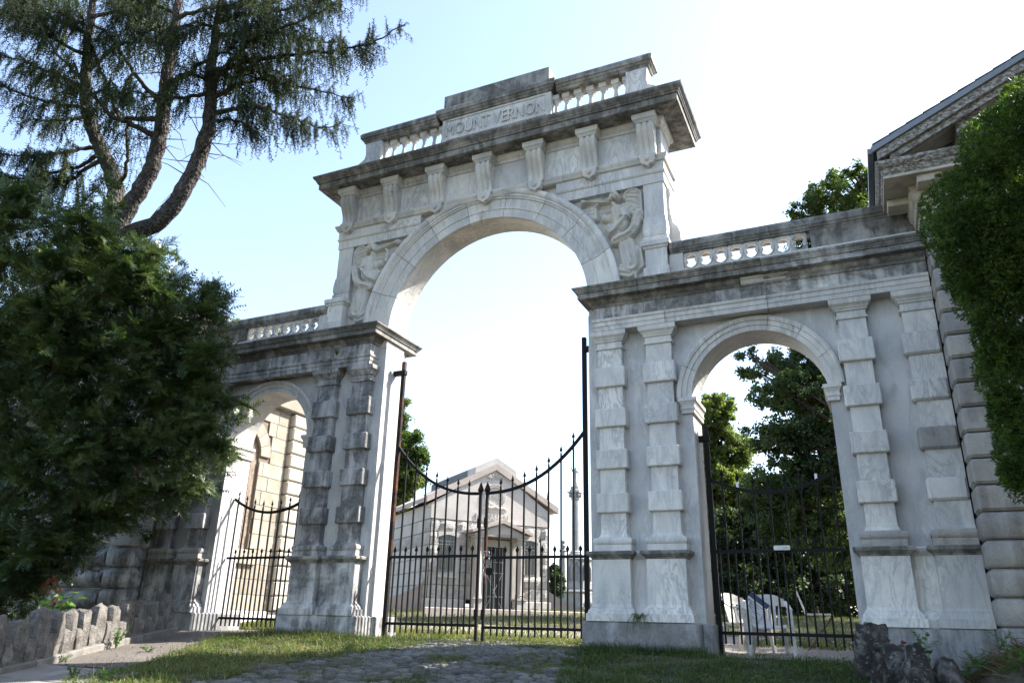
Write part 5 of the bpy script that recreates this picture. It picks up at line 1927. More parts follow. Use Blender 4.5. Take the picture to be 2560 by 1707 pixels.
FP_, _e = yew_points(10000, 0.0, 0.8, 0.45)
S_ = rng.uniform(0.16, 0.30, len(FP_))
crown_obj('inner_foliage', *scatter_mix(SPRAY, FP_, frames(rdir(len(FP_)), rng.uniform(0, 6, len(FP_))), S_), M['needles_yew'], yew)['kind'] = 'stuff'
LC, e = yew_points(400, 0.70, 1.0, 0.18)
LC = LC[e > 26]
axis_c = yc[None] + np.array([0, 0, 1.0]) * (LC[:, 2:3] - 0.9)
lout = LC - axis_c
lout[:, 2] *= 0.5
lout = norm(lout)
BPs, BDs, BSs = [], [], []
for c0, o0 in zip(LC, lout):
    rad = rng.uniform(0.16, 0.36)
    for _ in range(rng.integers(4, 8)):
        d0 = norm(o0 * 0.75 + rng.normal(size=3) * np.array([0.75, 0.75, 0.5]) + np.array([0, 0, 0.12]))
        L = rad * rng.uniform(0.9, 1.7)
        sd = norm(np.cross(d0, rng.normal(size=3) * 0.6 + np.array([0, 0, 1.0])))
        nb = max(5, int(L * 24))
        for q in np.linspace(0.1, 1.0, nb):
            c_ = c0 + d0 * L * q + np.array([0, 0, 0.15 * L * (q - 1.6 * q * q)])
            for s_ in (1, -1):
                BPs.append(c_)
                BDs.append(d0 * 0.85 + sd * s_ * 0.85 + rng.normal(size=3) * 0.2 + np.array([0, 0, -0.15]))
                BSs.append((0.105 + 0.12 * (1 - q)) * rng.uniform(0.75, 1.35))
        BPs.append(c0 + d0 * L)
        BDs.append(d0)
        BSs.append(0.13)
BPs, BDs, BSs = np.array(BPs), np.array(BDs), np.array(BSs)
BPs[:, 2] = np.maximum(BPs[:, 2], -0.2)
crown_obj('crown', *scatter_mix(SPRAY, BPs, frames(BDs, rng.normal(size=len(BPs)) * 0.5), np.stack([BSs, BSs * 1.15, BSs], 1)), M['needles_yew'], yew)
# boughs: long arching shoots that break the outline
bm_ = MB()
BP, BD, BS = [], [], []
for (x0, y0, x1, y1, da, db) in [(430, 760, 540, 680, 12.9, 12.6), (470, 700, 500, 650, 12.9, 12.7), (470, 700, 530, 720, 12.9, 12.6), (440, 900, 580, 938, 12.6, 12.2), (420, 860, 530, 830, 12.6, 12.2), (420, 1010, 540, 1050, 12.7, 12.3), (400, 1080, 500, 1140, 12.6, 12.3),
                                 (300, 560, 410, 590, 12.9, 12.7), (150, 520, 250, 405, 13.3, 13.4), (200, 520, 285, 470, 13.3, 13.2), (350, 1120, 470, 1155, 12.5, 12.2), (250, 1150, 330, 1195, 12.3, 12.0), (150, 1230, 220, 1245, 12.2, 11.9),
                                 (20, 1200, 130, 1230, 12.0, 11.5), (60, 1310, 160, 1335, 12.0, 11.6), (30, 470, 90, 425, 13.4, 13.5), (300, 620, 350, 545, 12.9, 12.8), (380, 660, 440, 670, 12.8, 12.5), (380, 950, 480, 985, 12.4, 12.0), (300, 800, 420, 770, 12.2, 11.9)]:
    A, B = at(x0 * K23, y0 * K23, da), at(x1 * K23, y1 * K23, db)
    mid = (A + B) / 2 + np.array([0, 0, 0.08])
    ob('bough', MB().tube([tuple(A), tuple(mid), tuple(B)], [0.022, 0.014, 0.004], 5), M['bark_dark'], yew)
    L = np.linalg.norm(B - A)
    for q in np.linspace(0.05, 1.0, int(L * 34)):
        b = A * (1 - q) + B * q + np.array([0, 0, 0.32 * q * (1 - q)])
        for s_ in (1, -1):
            dd = norm(B - A)
            sd = norm(np.cross(dd, [0, 0, 1.0])) * s_
            BP.append(b)
            BD.append(dd * 0.9 + sd * 0.85 + rng.normal(size=3) * 0.25 + np.array([0, 0, -0.15]))
            BS.append(rng.uniform(0.12, 0.24) * (1.2 - 0.6 * q))
BP, BD, BS = np.array(BP), np.array(BD), np.array(BS)
crown_obj('bough_sprays', *scatter_mix(SPRAY, BP, frames(BD, rng.normal(size=len(BP)) * 0.5), BS), M['needles_yew'], yew)['kind'] = 'stuff'
# a few limbs inside
lm = MB()
for _ in range(26):
    z = rng.uniform(0.8, 5.5)
    a = rng.uniform(0, 2 * PI)
    L = 2.1 * math.sin(min(1, z / 2.0) * PI / 2) * (1 - max(0, z - 3) / 5)
    p0 = np.array([-7.6, -2.73, z])
    p1 = p0 + np.array([math.cos(a) * L * .5, math.sin(a) * L * .5, 0.25])
    p2 = p0 + np.array([math.cos(a) * L, math.sin(a) * L, 0.1])
    ob('limb', MB().tube([tuple(p0), tuple(p1), tuple(p2)], [0.06, 0.035, 0.008], 6), M['bark_dark'], yew)
# brown dead sprays
BP, BD = [], []
for (x, y, D) in ((315, 1060, 11.9), (318, 1075, 11.9), (312, 1085, 11.9), (100, 1020, 12.0), (110, 1345, 11.55), (125, 1330, 11.5), (140, 1350, 11.5), (135, 1370, 11.5)):
    for _ in range(6):
        BP.append(at(x * K23, y * K23, D) + rng.normal(size=3) * 0.03)
        BD.append(np.array([rng.normal() * .5, rng.normal() * .5, -0.8]))
BP, BD = np.array(BP), np.array(BD)
crown_obj('dead_spray', *scatter_mix(SPRAY, BP, frames(BD, rng.uniform(0, 6, len(BP))), rng.uniform(0.09, 0.15, len(BP))), M['leaf_red'], yew)['kind'] = 'stuff'

# ================================================================== ARBORVITAE, right edge
THU = [(2700, 60), (2420, 150), (2352, 195), (2320, 205), (2292, 248), (2232, 285), (2205, 345), (2216, 392), (2152, 425), (2112, 485), (2124, 532), (2160, 585), (2176, 640), (2200, 692), (2232, 742), (2262, 805), (2252, 850), (2262, 900), (2292, 942), (2282, 985), (2288, 1060), (2304, 1112), (2345, 1138), (2420, 1180), (2700, 1300)]
THU = np.array(THU) * K23
th = thing('arborvitae', 'bright green dense arborvitae with rounded foliage tufts at the right gatehouse', 'tree', (8.35, -4.35, float(G(8.35, -4.35))))
ob('trunk', MB().tube([(8.35, -4.35, -0.6), (8.35, -4.35, 1.0), (8.33, -4.35, 3.0), (8.3, -4.32, 5.6)], [0.16, 0.13, 0.09, 0.03], 10), M['bark'], th, smooth=True)
# rounded puffs of foliage
n = 380
u = rng.uniform(2290, 2760, n * 6)
v = rng.uniform(70, 1420, n * 6)
q = in_poly(u, v, THU)
u, v = u[q], v[q]
e = poly_dist(u, v, THU)
keep = e > 14
u, v, e = u[keep][:n], v[keep][:n], e[keep][:n]
thick = 0.85 * np.sqrt(1 - (1 - np.clip(e / 230, 0, 1)) ** 2)
dep = 7.35 + rng.choice([-1, -1, -1, 1], len(u)) * thick * rng.uniform(0.75, 1.0, len(u))
CP = np.array([at(a_, b_, d_) for a_, b_, d_ in zip(u, v, dep)])
pr = np.minimum(rng.uniform(0.09, 0.21, len(CP)), 0.05 + e * 7.3 / FPX)
NS = 135
dirs = rdir(len(CP) * NS)
up = norm(dirs + np.array([0, 0, 0.35]))
rad = np.repeat(pr, NS)
P = np.repeat(CP, NS, 0) + dirs * np.array([1, 1, 1.15]) * (rad * rng.uniform(0.8, 1.0, len(rad)))[:, None]
d = norm(dirs * 1.2 + rng.normal(size=dirs.shape) * 0.25 + np.array([0, 0, 0.35]))
S_ = rng.uniform(0.038, 0.066, len(P))
crown_obj('crown', *scatter_mix(TUFT, P, frames(d, rng.uniform(0, 6.3, len(P))), S_), M['thuja'], th)
# loose inner growth seen through the gap on the lower left
n = 7000
u = rng.uniform(2290, 2800, n * 3)
v = rng.uniform(70, 1420, n * 3)
q = in_poly(u, v, THU)
u, v = u[q][:n], v[q][:n]
P = np.array([at(a_, b_, d_) for a_, b_, d_ in zip(u, v, 7.7 + rng.normal(size=len(u)) * 0.25)])
crown_obj('inner_twigs', *scatter_mix(TUFT, P, frames(rdir(len(P)), None), rng.uniform(0.06, 0.11, len(P))), M['thuja'], th)['kind'] = 'stuff'


# ================================================================== BROADLEAF TREES BEHIND
def tree(name, label, base, blobs, n, size, mat, group=None, trunk_r=0.25, drop=0.0, tilt=0.3, fill=0.75):
    """blobs: [(centre, radii, weight)] in world space"""
    t = thing(name, label, 'tree', (base[0], base[1], float(G(base[0], base[1]))), group)
    c0 = np.mean([b[0] for b in blobs], 0)
    m = MB()
    zb = float(G(base[0], base[1]))
    fork = np.array([base[0] * 0.8 + c0[0] * 0.2, base[1] * 0.8 + c0[1] * 0.2, zb + 0.45 * (c0[2] - zb)])
    m.tube([(base[0], base[1], zb - 0.3), tuple((np.array([base[0], base[1], zb]) + fork) / 2 + rng.normal(size=3) * 0.05), tuple(fork)], [trunk_r, trunk_r * 0.85, trunk_r * 0.75], 10)
    for b in blobs:
        c = np.array(b[0])
        mid = (fork + c) / 2 + rng.normal(size=3) * 0.25
        m.tube([tuple(fork), tuple(mid), tuple(c)], [trunk_r * 0.34, trunk_r * 0.2, 0.015], 7)
        for _ in range(5):
            e_ = c + rdir(1)[0] * np.array(b[1]) * 0.8
            m.tube([tuple((mid + c) / 2), tuple((c + e_) / 2 + rng.normal(size=3) * 0.1), tuple(e_)], [trunk_r * 0.16, trunk_r * 0.09, 0.008], 5)
    ob('trunk', m, M['bark_dark'], t, smooth=True)
    vol = np.array([np.prod(b[1]) ** 0.8 * (b[2] if len(b) > 2 else 1) for b in blobs])
    cnt = (n * vol / vol.sum()).astype(int)
    PS, DS = [], []
    for b, k in zip(blobs, cnt):
        # sub-clumps on the blob surface, then twigs round each
        nc = max(6, k // 26)
        dd = rdir(nc)
        cc = np.array(b[0]) + dd * np.array(b[1]) * (rng.uniform(0.35, 1.0, nc) ** fill)[:, None]
        cr = rng.uniform(0.16, 0.34, nc) * np.mean(b[1]) * 0.62
        kk = rng.integers(0, nc, k)
        off = rng.normal(size=(k, 3)) * cr[kk][:, None] * np.array([0.62, 0.62, 0.42])
        PS.append(cc[kk] + off)
        DS.append(dd[kk] + rng.normal(size=(k, 3)) * 0.6 - np.array([0, 0, drop]))
    P, d = np.concatenate(PS), np.concatenate(DS)
    P[:, 2] = np.maximum(P[:, 2], G(P[:, 0], P[:, 1]) + 0.05)
    crown_obj('crown', *scatter_mix(CLUST, P, frames(d, rng.normal(size=len(P)) * tilt * 3), size * rng.uniform(0.7, 1.3, len(P))), mat, t)
    return t


def B(x, y, D, r, w=1.0, K=K23):
    """blob from a pixel of the 2352-wide view: centre, depth, radii in px"""
    rx, rz = r if hasattr(r, '__len__') else (r, r)
    s_ = K * D / FPX
    return (at(x * K, y * K, D), (rx * s_, rx * s_, rz * s_), w)


# behind the left of the central arch
tree('maple_tree', 'sunlit green maple seen just right of the left gate post', at(900 * K23, 1470 * K23, 36)[:2], [B(900, 960, 36, (38, 60)), B(935, 1030, 36, (45, 45)), B(930, 1090, 36, (55, 40)), B(880, 1050, 37, (60, 90)), B(960, 1050, 36, (26, 22)), B(870, 1150, 37, (70, 70)), B(915, 1130, 36, (40, 50))], 15000, 0.19, M['leaf_maple'], None, 0.22)
# right arch: two big dark trees and paler ones to the left
tree('ginkgo_tree', 'large dark tree with layered drooping boughs filling the right side of the right arch', (10.2, 12.6), [B(1840, 830, 24, (90, 45)), B(1760, 850, 24, (70, 22)), B(1720, 815, 23.5, (42, 18), 0.6), B(1900, 900, 24, (90, 60)), B(1790, 905, 23, (80, 32)), B(1860, 990, 23, (110, 60)), B(1780, 1010, 23, (80, 45)), B(1900, 1080, 23, (110, 70)), B(1800, 1110, 23, (100, 60)), B(1950, 780, 25, (90, 70)), B(1960, 970, 25, (80, 90)), B(1840, 1200, 23, (110, 60)), B(1750, 1160, 23.5, (60, 60)), B(1920, 1230, 23, (90, 80)), B(2080, 860, 23, (150, 120), 0.4), B(2230, 900, 23, (150, 150), 0.3), B(2150, 1080, 22, (150, 110), 0.3), B(2330, 1000, 22, (150, 150), 0.3), (np.array([12.0, 11.0, 8.6]), np.array([3.0, 3.0, 2.2]), 0.35), (np.array([10.0, 8.6, 6.6]), np.array([2.0, 2.0, 1.6]), 0.35), (np.array([14.5, 12.5, 9.5]), np.array([3.0, 3.0, 2.5]), 0.3), B(1880, 840, 23.5, (70, 50), 1.4), B(1830, 900, 23, (70, 50), 1.2), B(1890, 960, 23, (70, 60), 1.3)], 46000, 0.14, M['leaf_dark'], 'trees beyond the right arch', 0.2, 0.7)  # crown blobs hidden behind the right wing are added to shade the lawn
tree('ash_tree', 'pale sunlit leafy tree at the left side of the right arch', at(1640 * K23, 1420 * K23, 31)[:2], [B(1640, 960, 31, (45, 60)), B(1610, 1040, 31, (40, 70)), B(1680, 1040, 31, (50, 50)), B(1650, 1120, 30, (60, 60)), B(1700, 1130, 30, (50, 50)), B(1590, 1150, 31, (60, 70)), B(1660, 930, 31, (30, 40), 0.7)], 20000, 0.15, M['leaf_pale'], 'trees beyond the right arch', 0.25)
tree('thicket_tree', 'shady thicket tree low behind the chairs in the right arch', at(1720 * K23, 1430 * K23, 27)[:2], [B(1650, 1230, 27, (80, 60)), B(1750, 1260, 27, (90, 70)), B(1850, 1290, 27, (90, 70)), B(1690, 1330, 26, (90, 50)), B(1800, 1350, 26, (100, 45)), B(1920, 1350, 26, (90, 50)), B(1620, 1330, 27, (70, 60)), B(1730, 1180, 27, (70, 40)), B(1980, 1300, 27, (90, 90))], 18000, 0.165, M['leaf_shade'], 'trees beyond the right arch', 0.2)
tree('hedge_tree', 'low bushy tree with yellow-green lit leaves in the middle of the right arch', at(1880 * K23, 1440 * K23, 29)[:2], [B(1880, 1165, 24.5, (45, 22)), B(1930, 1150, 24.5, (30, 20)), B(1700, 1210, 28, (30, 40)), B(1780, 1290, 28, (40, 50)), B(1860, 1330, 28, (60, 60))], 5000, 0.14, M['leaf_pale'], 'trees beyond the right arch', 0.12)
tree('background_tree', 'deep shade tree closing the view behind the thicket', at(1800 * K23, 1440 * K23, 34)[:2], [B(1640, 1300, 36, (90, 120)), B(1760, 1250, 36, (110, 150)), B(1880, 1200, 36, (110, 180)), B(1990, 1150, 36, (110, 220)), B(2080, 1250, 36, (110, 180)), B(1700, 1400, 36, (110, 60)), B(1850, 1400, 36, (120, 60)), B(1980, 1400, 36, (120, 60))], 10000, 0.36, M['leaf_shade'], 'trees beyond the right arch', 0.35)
tree('blocker_tree', 'unseen tree added right of the drive to block skylight', (14.5, -8.5), [(np.array([14.5, -8.5, 6.5]), np.array([4.2, 4.2, 2.6]), 1), (np.array([12.5, -10.5, 6.0]), np.array([2.8, 2.8, 2.0]), 1), (np.array([15.5, -5.5, 6.5]), np.array([3.0, 2.6, 2.2]), 1), (np.array([14.5, -8.5, 9.0]), np.array([3.0, 3.0, 2.0]), 1)], 5000, 0.42, M['leaf_maple'], None, 0.35)  # out of view, added to cut skylight on the lower right
# tree top over the right wing
tree('linden_tree', 'leafy tree top showing above the right balustrade beside the gatehouse roof', (13.5, 17.5), [B(1905, 470, 27, (80, 40)), B(1945, 420, 27, (55, 45)), B(1860, 490, 27, (50, 20)), B(1980, 400, 27, (25, 35), 0.7), B(1990, 480, 27, (60, 60)), B(1950, 540, 27, (110, 60)), B(1900, 575, 27, (90, 40)), B(2060, 560, 28, (110, 90))], 14000, 0.14, M['leaf_maple'], None, 0.35)
# specks behind the left balustrade, right of the monument
tree('locust_tree', 'tree top peeping over the left balustrade', at(545 * K23, 1500 * K23, 40)[:2], [B(545, 760, 40, (34, 28)), B(590, 775, 40, (40, 26)), B(640, 790, 40, (40, 30)), B(570, 830, 41, (60, 50))], 2600, 0.3, M['leaf_pale'], None, 0.3)
tree('cedar_tree', 'thin evergreen behind the statue column', at(1448 * K23, 1420 * K23, 52)[:2], [B(1448, 1180, 52, (22, 60)), B(1452, 1270, 52, (26, 60)), B(1440, 1350, 52, (26, 50))], 2600, 0.36, M['leaf_dark'], None, 0.2)
tree('box_shrub', 'round clipped shrub right of the mausoleum', at(1275 * K23, 1410 * K23, 34)[:2], [B(1272, 1320, 34, (17, 22)), B(1278, 1350, 34, (18, 30))], 1400, 0.16, M['leaf_dark'], None, 0.06)

# ================================================================== COLUMN WITH STATUE AND OTHER MONUMENTS
CB = at(1440, 1527, 45.0)
cg = float(G(CB[0], CB[1]))
PXM = 45.0 / FPX
zc = lambda v: at(1440, v, 45.0)[2]
cm = thing('statue_column', 'tall fluted column with a robed stone figure on top, beyond the mausoleum', 'monument', (CB[0], CB[1], cg))
x, y = CB[0], CB[1]
zs = [zc(v) for v in (1527, 1472, 1455, 1395, 1385, 1378, 1236, 1212, 1201, 1197)]
m = MB().cbox(x - 1.5, x + 1.5, y - 1.5, y + 1.5, cg - 0.4, zs[0] + 0.35, 0.05)
m.lathe([(1.35, zs[0] + 0.352), (1.35, zs[1] - 0.2), (1.2, zs[1] - 0.1), (1.3, zs[1])], x, y, 8)
ob('pedestal', m, M['granite_grey'], cm)
m = MB().lathe([(1.05, zs[1] + 0.002), (1.05, zs[2]), (0.98, zs[2] + .05), (0.98, zs[3] - 0.15), (1.1, zs[3]), (1.0, zs[3] + .12), (0.9, zs[4])], x, y, 8)
for k in range(8):        # gothic gablets on the faces
    a = 2 * PI * (k + 0.5) / 8
    T = Matrix.Translation((x, y, 0)) @ Matrix.Rotation(a, 4, 'Z')
    w = MB()
    w.prism([(-0.34, zs[2] + 0.1), (-0.25, zs[2] + 0.1), (-0.25, zs[3] - 0.55), (0.0, zs[3] - 0.2), (0.25, zs[3] - 0.55), (0.25, zs[2] + 0.1), (0.34, zs[2] + 0.1), (0.34, zs[3] - 0.5), (0.0, zs[3] + 0.02), (-0.34, zs[3] - 0.5)], 'x', 0.90, 1.02)
    m.merge(w, T)
ob('gothic_drum', m, M['granite_grey'], cm)
fl = MB()
vs, fs = [], []
for j, (zz, r_) in enumerate(((zs[4] + 0.3, 0.26), (zs[6], 0.215))):
    for k in range(48):
        a = 2 * PI * k / 48
        rr_ = r_ * (0.93 if k % 3 == 1 else 1.0)
        vs.append((x + rr_ * math.cos(a), y + rr_ * math.sin(a), zz))
for k in range(48):
    fs.append((k, (k + 1) % 48, 48 + (k + 1) % 48, 48 + k))
fl.add(vs, fs)
fl.lathe([(0.42, zs[4] + 0.002), (0.42, zs[4] + 0.12), (0.32, zs[4] + 0.16), (0.36, zs[4] + 0.22), (0.28, zs[4] + 0.3)], x, y, 16)
ob('shaft', fl, M['granite_grey'], cm)
cp = MB().lathe([(0.22, zs[6] + 0.002), (0.27, zs[6] + 0.1), (0.25, zs[6] + 0.14), (0.34, zs[6] + 0.34), (0.30, zs[6] + 0.36), (0.44, zs[7] - 0.06)], x, y, 16)
cp.box(x - 0.4, x + 0.4, y - 0.4, y + 0.4, zs[7] - 0.058, zs[7])
for k in range(8):
    a = PI * k / 4 + .2
    cp.lathe([(0.001, -0.12), (0.09, -0.02), (0.10, 0.08), (0.001, 0.14)], x + 0.33 * math.cos(a), y + 0.33 * math.sin(a), 6, 1, zs[6] + 0.3)
ob('capital', cp, M['granite_grey'], cm)
ob('statue_base', MB().lathe([(0.36, zs[7] + 0.002), (0.36, zs[7] + 0.12), (0.30, zs[7] + 0.16), (0.30, zs[9])], x, y, 12), M['granite_grey'], cm)
# robed figure grown from a skeleton as one skin
z0, ht = zs[9], zc(1140) - zs[9]
rx = np.array([RGT[0], RGT[1], 0]) / np.hypot(RGT[0], RGT[1])
fz = np.array([-rx[1], rx[0], 0]) * -1


def sk(a, f_, h):
    p = np.array([x, y, z0]) + rx * a * ht + fz * f_ * ht
    p[2] = z0 + h * ht
    return p


jn = [(sk(0, 0, 0.45), .105), (sk(-0.02, 0, 0.62), .085), (sk(-0.01, 0, 0.77), .10), (sk(0.01, 0, 0.85), .04), (sk(0.03, .01, 0.93), .058), (sk(0.035, .01, 0.985), .035),
      (sk(0.01, 0, 0.3), .12), (sk(0.02, 0, 0.12), .14), (sk(0.02, 0, 0.0), .15),
      (sk(-0.12, 0, 0.80), .045), (sk(-0.19, .02, 0.90), .035), (sk(-0.17, .03, 1.03), .025),
      (sk(0.12, 0, 0.77), .045), (sk(0.19, .02, 0.64), .034), (sk(0.23, .06, 0.52), .024)]
ed = [(0, 1), (1, 2), (2, 3), (3, 4), (4, 5), (0, 6), (6, 7), (7, 8), (2, 9), (9, 10), (10, 11), (2, 12), (12, 13), (13, 14)]
me = bpy.data.meshes.new('figure')
me.from_pydata([tuple(j[0] - np.array([x, y, cg])) for j in jn], ed, [])
st = bpy.data.objects.new('figure', me)
COL.objects.link(st)
st.parent = cm
md = st.modifiers.new('skin', 'SKIN')
for sv, j in zip(me.skin_vertices[0].data, jn):
    sv.radius = (j[1] * ht, j[1] * ht * 0.85)
me.skin_vertices[0].data[0].use_root = True
st.modifiers.new('sub', 'SUBSURF').render_levels = 2
me.materials.append(M['granite_grey'])


def pix_mon(u, v, D):
    p = at(u, v, D)
    return p[0], p[1], float(G(p[0], p[1]))


x, y, g = pix_mon(1408, 1530, 40)
zt = at(1410, 1350, 40)[2]
pm_ = thing('pillar_monument', 'slim grey grave pillar with a small urn, left of the statue column', 'monument', (x, y, g))
ob('shaft', MB().stack(x - 0.13, x + 0.13, y - 0.13, y + 0.13, [(g - 0.2, 0.3), (g + 1.0, 0.3), (g + 1.05, 0.1), (g + 1.3, 0.08), (zt - 0.5, 0.0), (zt - 0.42, 0.06), (zt - 0.36, 0.0)], 'LRFB'), M['granite_grey'], pm_)
ob('urn', MB().lathe([(0.05, zt - 0.36), (0.12, zt - 0.3), (0.16, zt - 0.15), (0.08, zt - 0.05), (0.14, zt + 0.05), (0.12, zt + 0.12), (0.01, zt + 0.16)], x, y, 10), M['granite_grey'], pm_)
x, y, g = pix_mon(1371, 1530, 36)
zt = at(1372, 1192, 36)[2]
fp_ = thing('flagpole', 'thin black flagpole with a furled flag behind the mausoleum eave', 'flagpole', (x, y, g))
ob('pole', MB().tube([(x, y, g - 0.2), (x, y, zt)], 0.035, 8), M['iron'], fp_)
ob('flag', MB().tube([(x - 0.06, y, zt - 0.3), (x - 0.10, y, zt - 0.9), (x - 0.16, y, zt - 1.5), (x - 0.10, y, zt - 1.9)], [0.02, 0.06, 0.10, 0.03], 7), M['paper_band'], fp_)
x, y, g = pix_mon(1398, 1530, 38)
hs = thing('headstone', 'low dark rounded tomb at the foot of the statue column', 'tombstone', (x + .7, y, g))
ob('stone', MB().stack(x + .2, x + 1.4, y - 0.4, y + 0.4, [(g - 0.2, 0.1), (g + 0.4, 0.1), (g + 0.42, 0), (g + 1.0, 0), (g + 1.1, 0.1), (g + 1.2, 0.0)], 'LRFB'), M['granite_grey'], hs)

# ================================================================== CHAIRS AND STOOL BEHIND THE RIGHT GATE
def plastic_chair(name, label, loc, rz):
    """seat at 0.42, faces -y"""
    t = thing(name, label, 'chair', loc, 'white plastic garden chairs', rz)
    o_ = lambda nm, mb, sm=40: ob(nm, mb, M['plastic'], t, local=True, smooth=sm)
    nx, ny = 10, 8
    seat = MB()
    vs, fs = [], []
    for lay in (0, 1):
        for j in range(ny + 1):
            for i in range(nx + 1):
                xx, yy = -1 + 2 * i / nx, j / ny
                w = 0.235 - 0.02 * yy
                z = 0.43 - 0.03 * (1 - xx * xx) * (0.4 + 0.6 * yy) - (0.035 * max(0, 0.2 - yy) / 0.2) ** 1.0
                vs.append((xx * w, -0.22 + 0.42 * yy, z - 0.022 * lay))
    n0 = (nx + 1) * (ny + 1)
    for lay in (0, 1):
        for j in range(ny):
            for i in range(nx):
                k = lay * n0 + j * (nx + 1) + i
                fs.append((k, k + 1, k + nx + 2, k + nx + 1))
    bd = [i for i in range(nx + 1)] + [j * (nx + 1) + nx for j in range(1, ny + 1)] + [ny * (nx + 1) + i for i in range(nx - 1, -1, -1)] + [j * (nx + 1) for j in range(ny - 1, 0, -1)]
    for a, b in zip(bd, bd[1:] + bd[:1]):
        fs.append((a, b, b + n0, a + n0))
    o_('seat', seat.add(vs, fs))
    # slatted back: top band and five slats, leaning back and curved
    cy_ = lambda xx, z: 0.185 + (z - 0.43) * 0.30 - 0.10 * (xx / 0.25) ** 2
    band = MB()
    vs, fs = [], []
    N = 14
    for lay in (0, 1):
        for i in range(N + 1):
            xx = -0.255 + 0.51 * i / N
            for z in (0.70 - 0.02 * (xx / .25) ** 2, 0.80, 0.86 - 0.10 * abs(xx / 0.255) ** 3):
                vs.append((xx, cy_(xx, z) + 0.02 * lay, z))
    M3 = 3 * (N + 1)
    for lay in (0, 1):
        for i in range(N):
            for k in range(2):
                a = lay * M3 + i * 3 + k
                fs.append((a, a + 1, a + 4, a + 3))
    for i in range(N):
        fs.append((i * 3, i * 3 + 3, M3 + i * 3 + 3, M3 + i * 3))
        fs.append((i * 3 + 2, i * 3 + 5, M3 + i * 3 + 5, M3 + i * 3 + 2))
    for i in (0, N):
        for k in range(2):
            fs.append((i * 3 + k, i * 3 + k + 1, M3 + i * 3 + k + 1, M3 + i * 3 + k))
    o_('back_band', band.add(vs, fs))
    for k in range(6):
        xb, xt = -0.165 + 0.066 * k, (-0.175 + 0.07 * k)
        w = 0.020
        sl2 = MB()
        vs = []
        for z, xc in ((0.41, xb * 0.92), (0.52, xb), (0.62, xt), (0.71, xt * 1.05)):
            for dx, dy in ((-w, 0), (w, 0), (w, 0.018), (-w, 0.018)):
                vs.append((xc + dx, cy_(xc, z) + dy, z))
        sl2.add(vs, [(j * 4 + q, j * 4 + (q + 1) % 4, j * 4 + 4 + (q + 1) % 4, j * 4 + 4 + q) for j in range(3) for q in range(4)] + [(0, 1, 2, 3), (12, 13, 14, 15)])
        o_('back_slat', sl2)
    for s_ in (1, -1):
        arm = MB()
        path = [(0.25, cy_(0.25, 0.76), 0.76), (0.285, 0.10, 0.70), (0.30, 0.0, 0.655), (0.30, -0.12, 0.645), (0.29, -0.21, 0.635), (0.285, -0.235, 0.60)]
        vs = []
        for (px_, py_, pz_) in path:
            for dx, dz in ((-0.032, -0.012), (0.032, -0.02), (0.034, 0.002), (-0.032, 0.012)):
                vs.append((s_ * (px_ + dx), py_, pz_ + dz))
        n_ = len(path)
        arm.add(vs, [(j * 4 + q, j * 4 + (q + 1) % 4, j * 4 + 4 + (q + 1) % 4, j * 4 + 4 + q) for j in range(n_ - 1) for q in range(4)] + [(0, 1, 2, 3), tuple(range(4 * n_ - 4, 4 * n_))])
        o_('arm', arm)
        for (lx, ly, zt_, bx, by) in ((0.28, -0.22, 0.63, 0.305, -0.26), (0.205, 0.20, 0.43, 0.245, 0.30)):
            lg_ = MB()
            w0, w1 = 0.036, 0.024
            vs = []
            for (qx, qy, qz, w) in ((lx, ly, zt_, w0), (lx * .6 + bx * .4, ly * .6 + by * .4, zt_ * 0.55, w0), (bx, by, 0.0, w1)):
                for dx, dy in ((-w, -w * .8), (w, -w * .8), (w, w * .8), (-w, w * .8)):
                    vs.append((s_ * (qx + dx), qy + dy, qz))
            lg_.add(vs, [(j * 4 + q, j * 4 + (q + 1) % 4, j * 4 + 4 + (q + 1) % 4, j * 4 + 4 + q) for j in range(2) for q in range(4)] + [(0, 1, 2, 3), (8, 9, 10, 11)])
            o_('leg', lg_)
    return t


c1 = np.array([4.40, 1.28])
z1_ = float(G(*c1))
chair1 = plastic_chair('garden_chair', 'white plastic armchair facing the gate, right of the one holding papers', (c1[0], c1[1], z1_), math.radians(10))
c2 = np.array([4.02, 1.55])
chair2 = plastic_chair('garden_chair', 'white plastic armchair turned sideways with papers propped in it', (c2[0], c2[1], float(G(*c2))), math.radians(62))
pk = thing('paper_packet', 'blue and white printed paper packet leaning in the left plastic chair', 'papers', (4.12, 1.45, float(G(4.1, 1.45)) + 0.44))
pz = float(G(4.1, 1.45))
T = Matrix.Translation((4.17, 1.42, pz + 0.63)) @ Matrix.Rotation(math.radians(-8), 4, 'Z') @ Matrix.Rotation(math.radians(38), 4, 'Y') @ Matrix.Rotation(math.radians(-12), 4, 'X')
ob('sheet', MB().merge(MB().box(-0.16, 0.16, -0.006, 0.006, -0.22, 0.20), T), M['paper'], pk)
ob('printed_band', MB().merge(MB().box(-0.162, 0.162, -0.0085, -0.0065, 0.12, 0.195), T), M['paper_band'], pk)
pr_ = MB()
for k in range(9):
    pr_.merge(MB().box(-0.13, 0.13 - 0.05 * (k % 3), -0.0085, -0.0065, 0.08 - 0.03 * k, 0.086 - 0.03 * k), T)
ob('printed_lines', pr_, M['paper_band'], pk)
ob('sheet', MB().merge(MB().box(-0.12, 0.16, -0.004, 0.004, -0.16, 0.14), T @ Matrix.Translation((0.17, 0.03, -0.10)) @ Matrix.Rotation(0.4, 4, 'Y')), M['paper'], pk)
stl = thing('folding_stool', 'small folding stool with crossed wooden legs right of the plastic chairs', 'stool', (5.02, 2.6, float(G(5.02, 2.6))))
sx_, sy_, sz_ = 5.02, 2.6, float(G(5.3, 2.6))
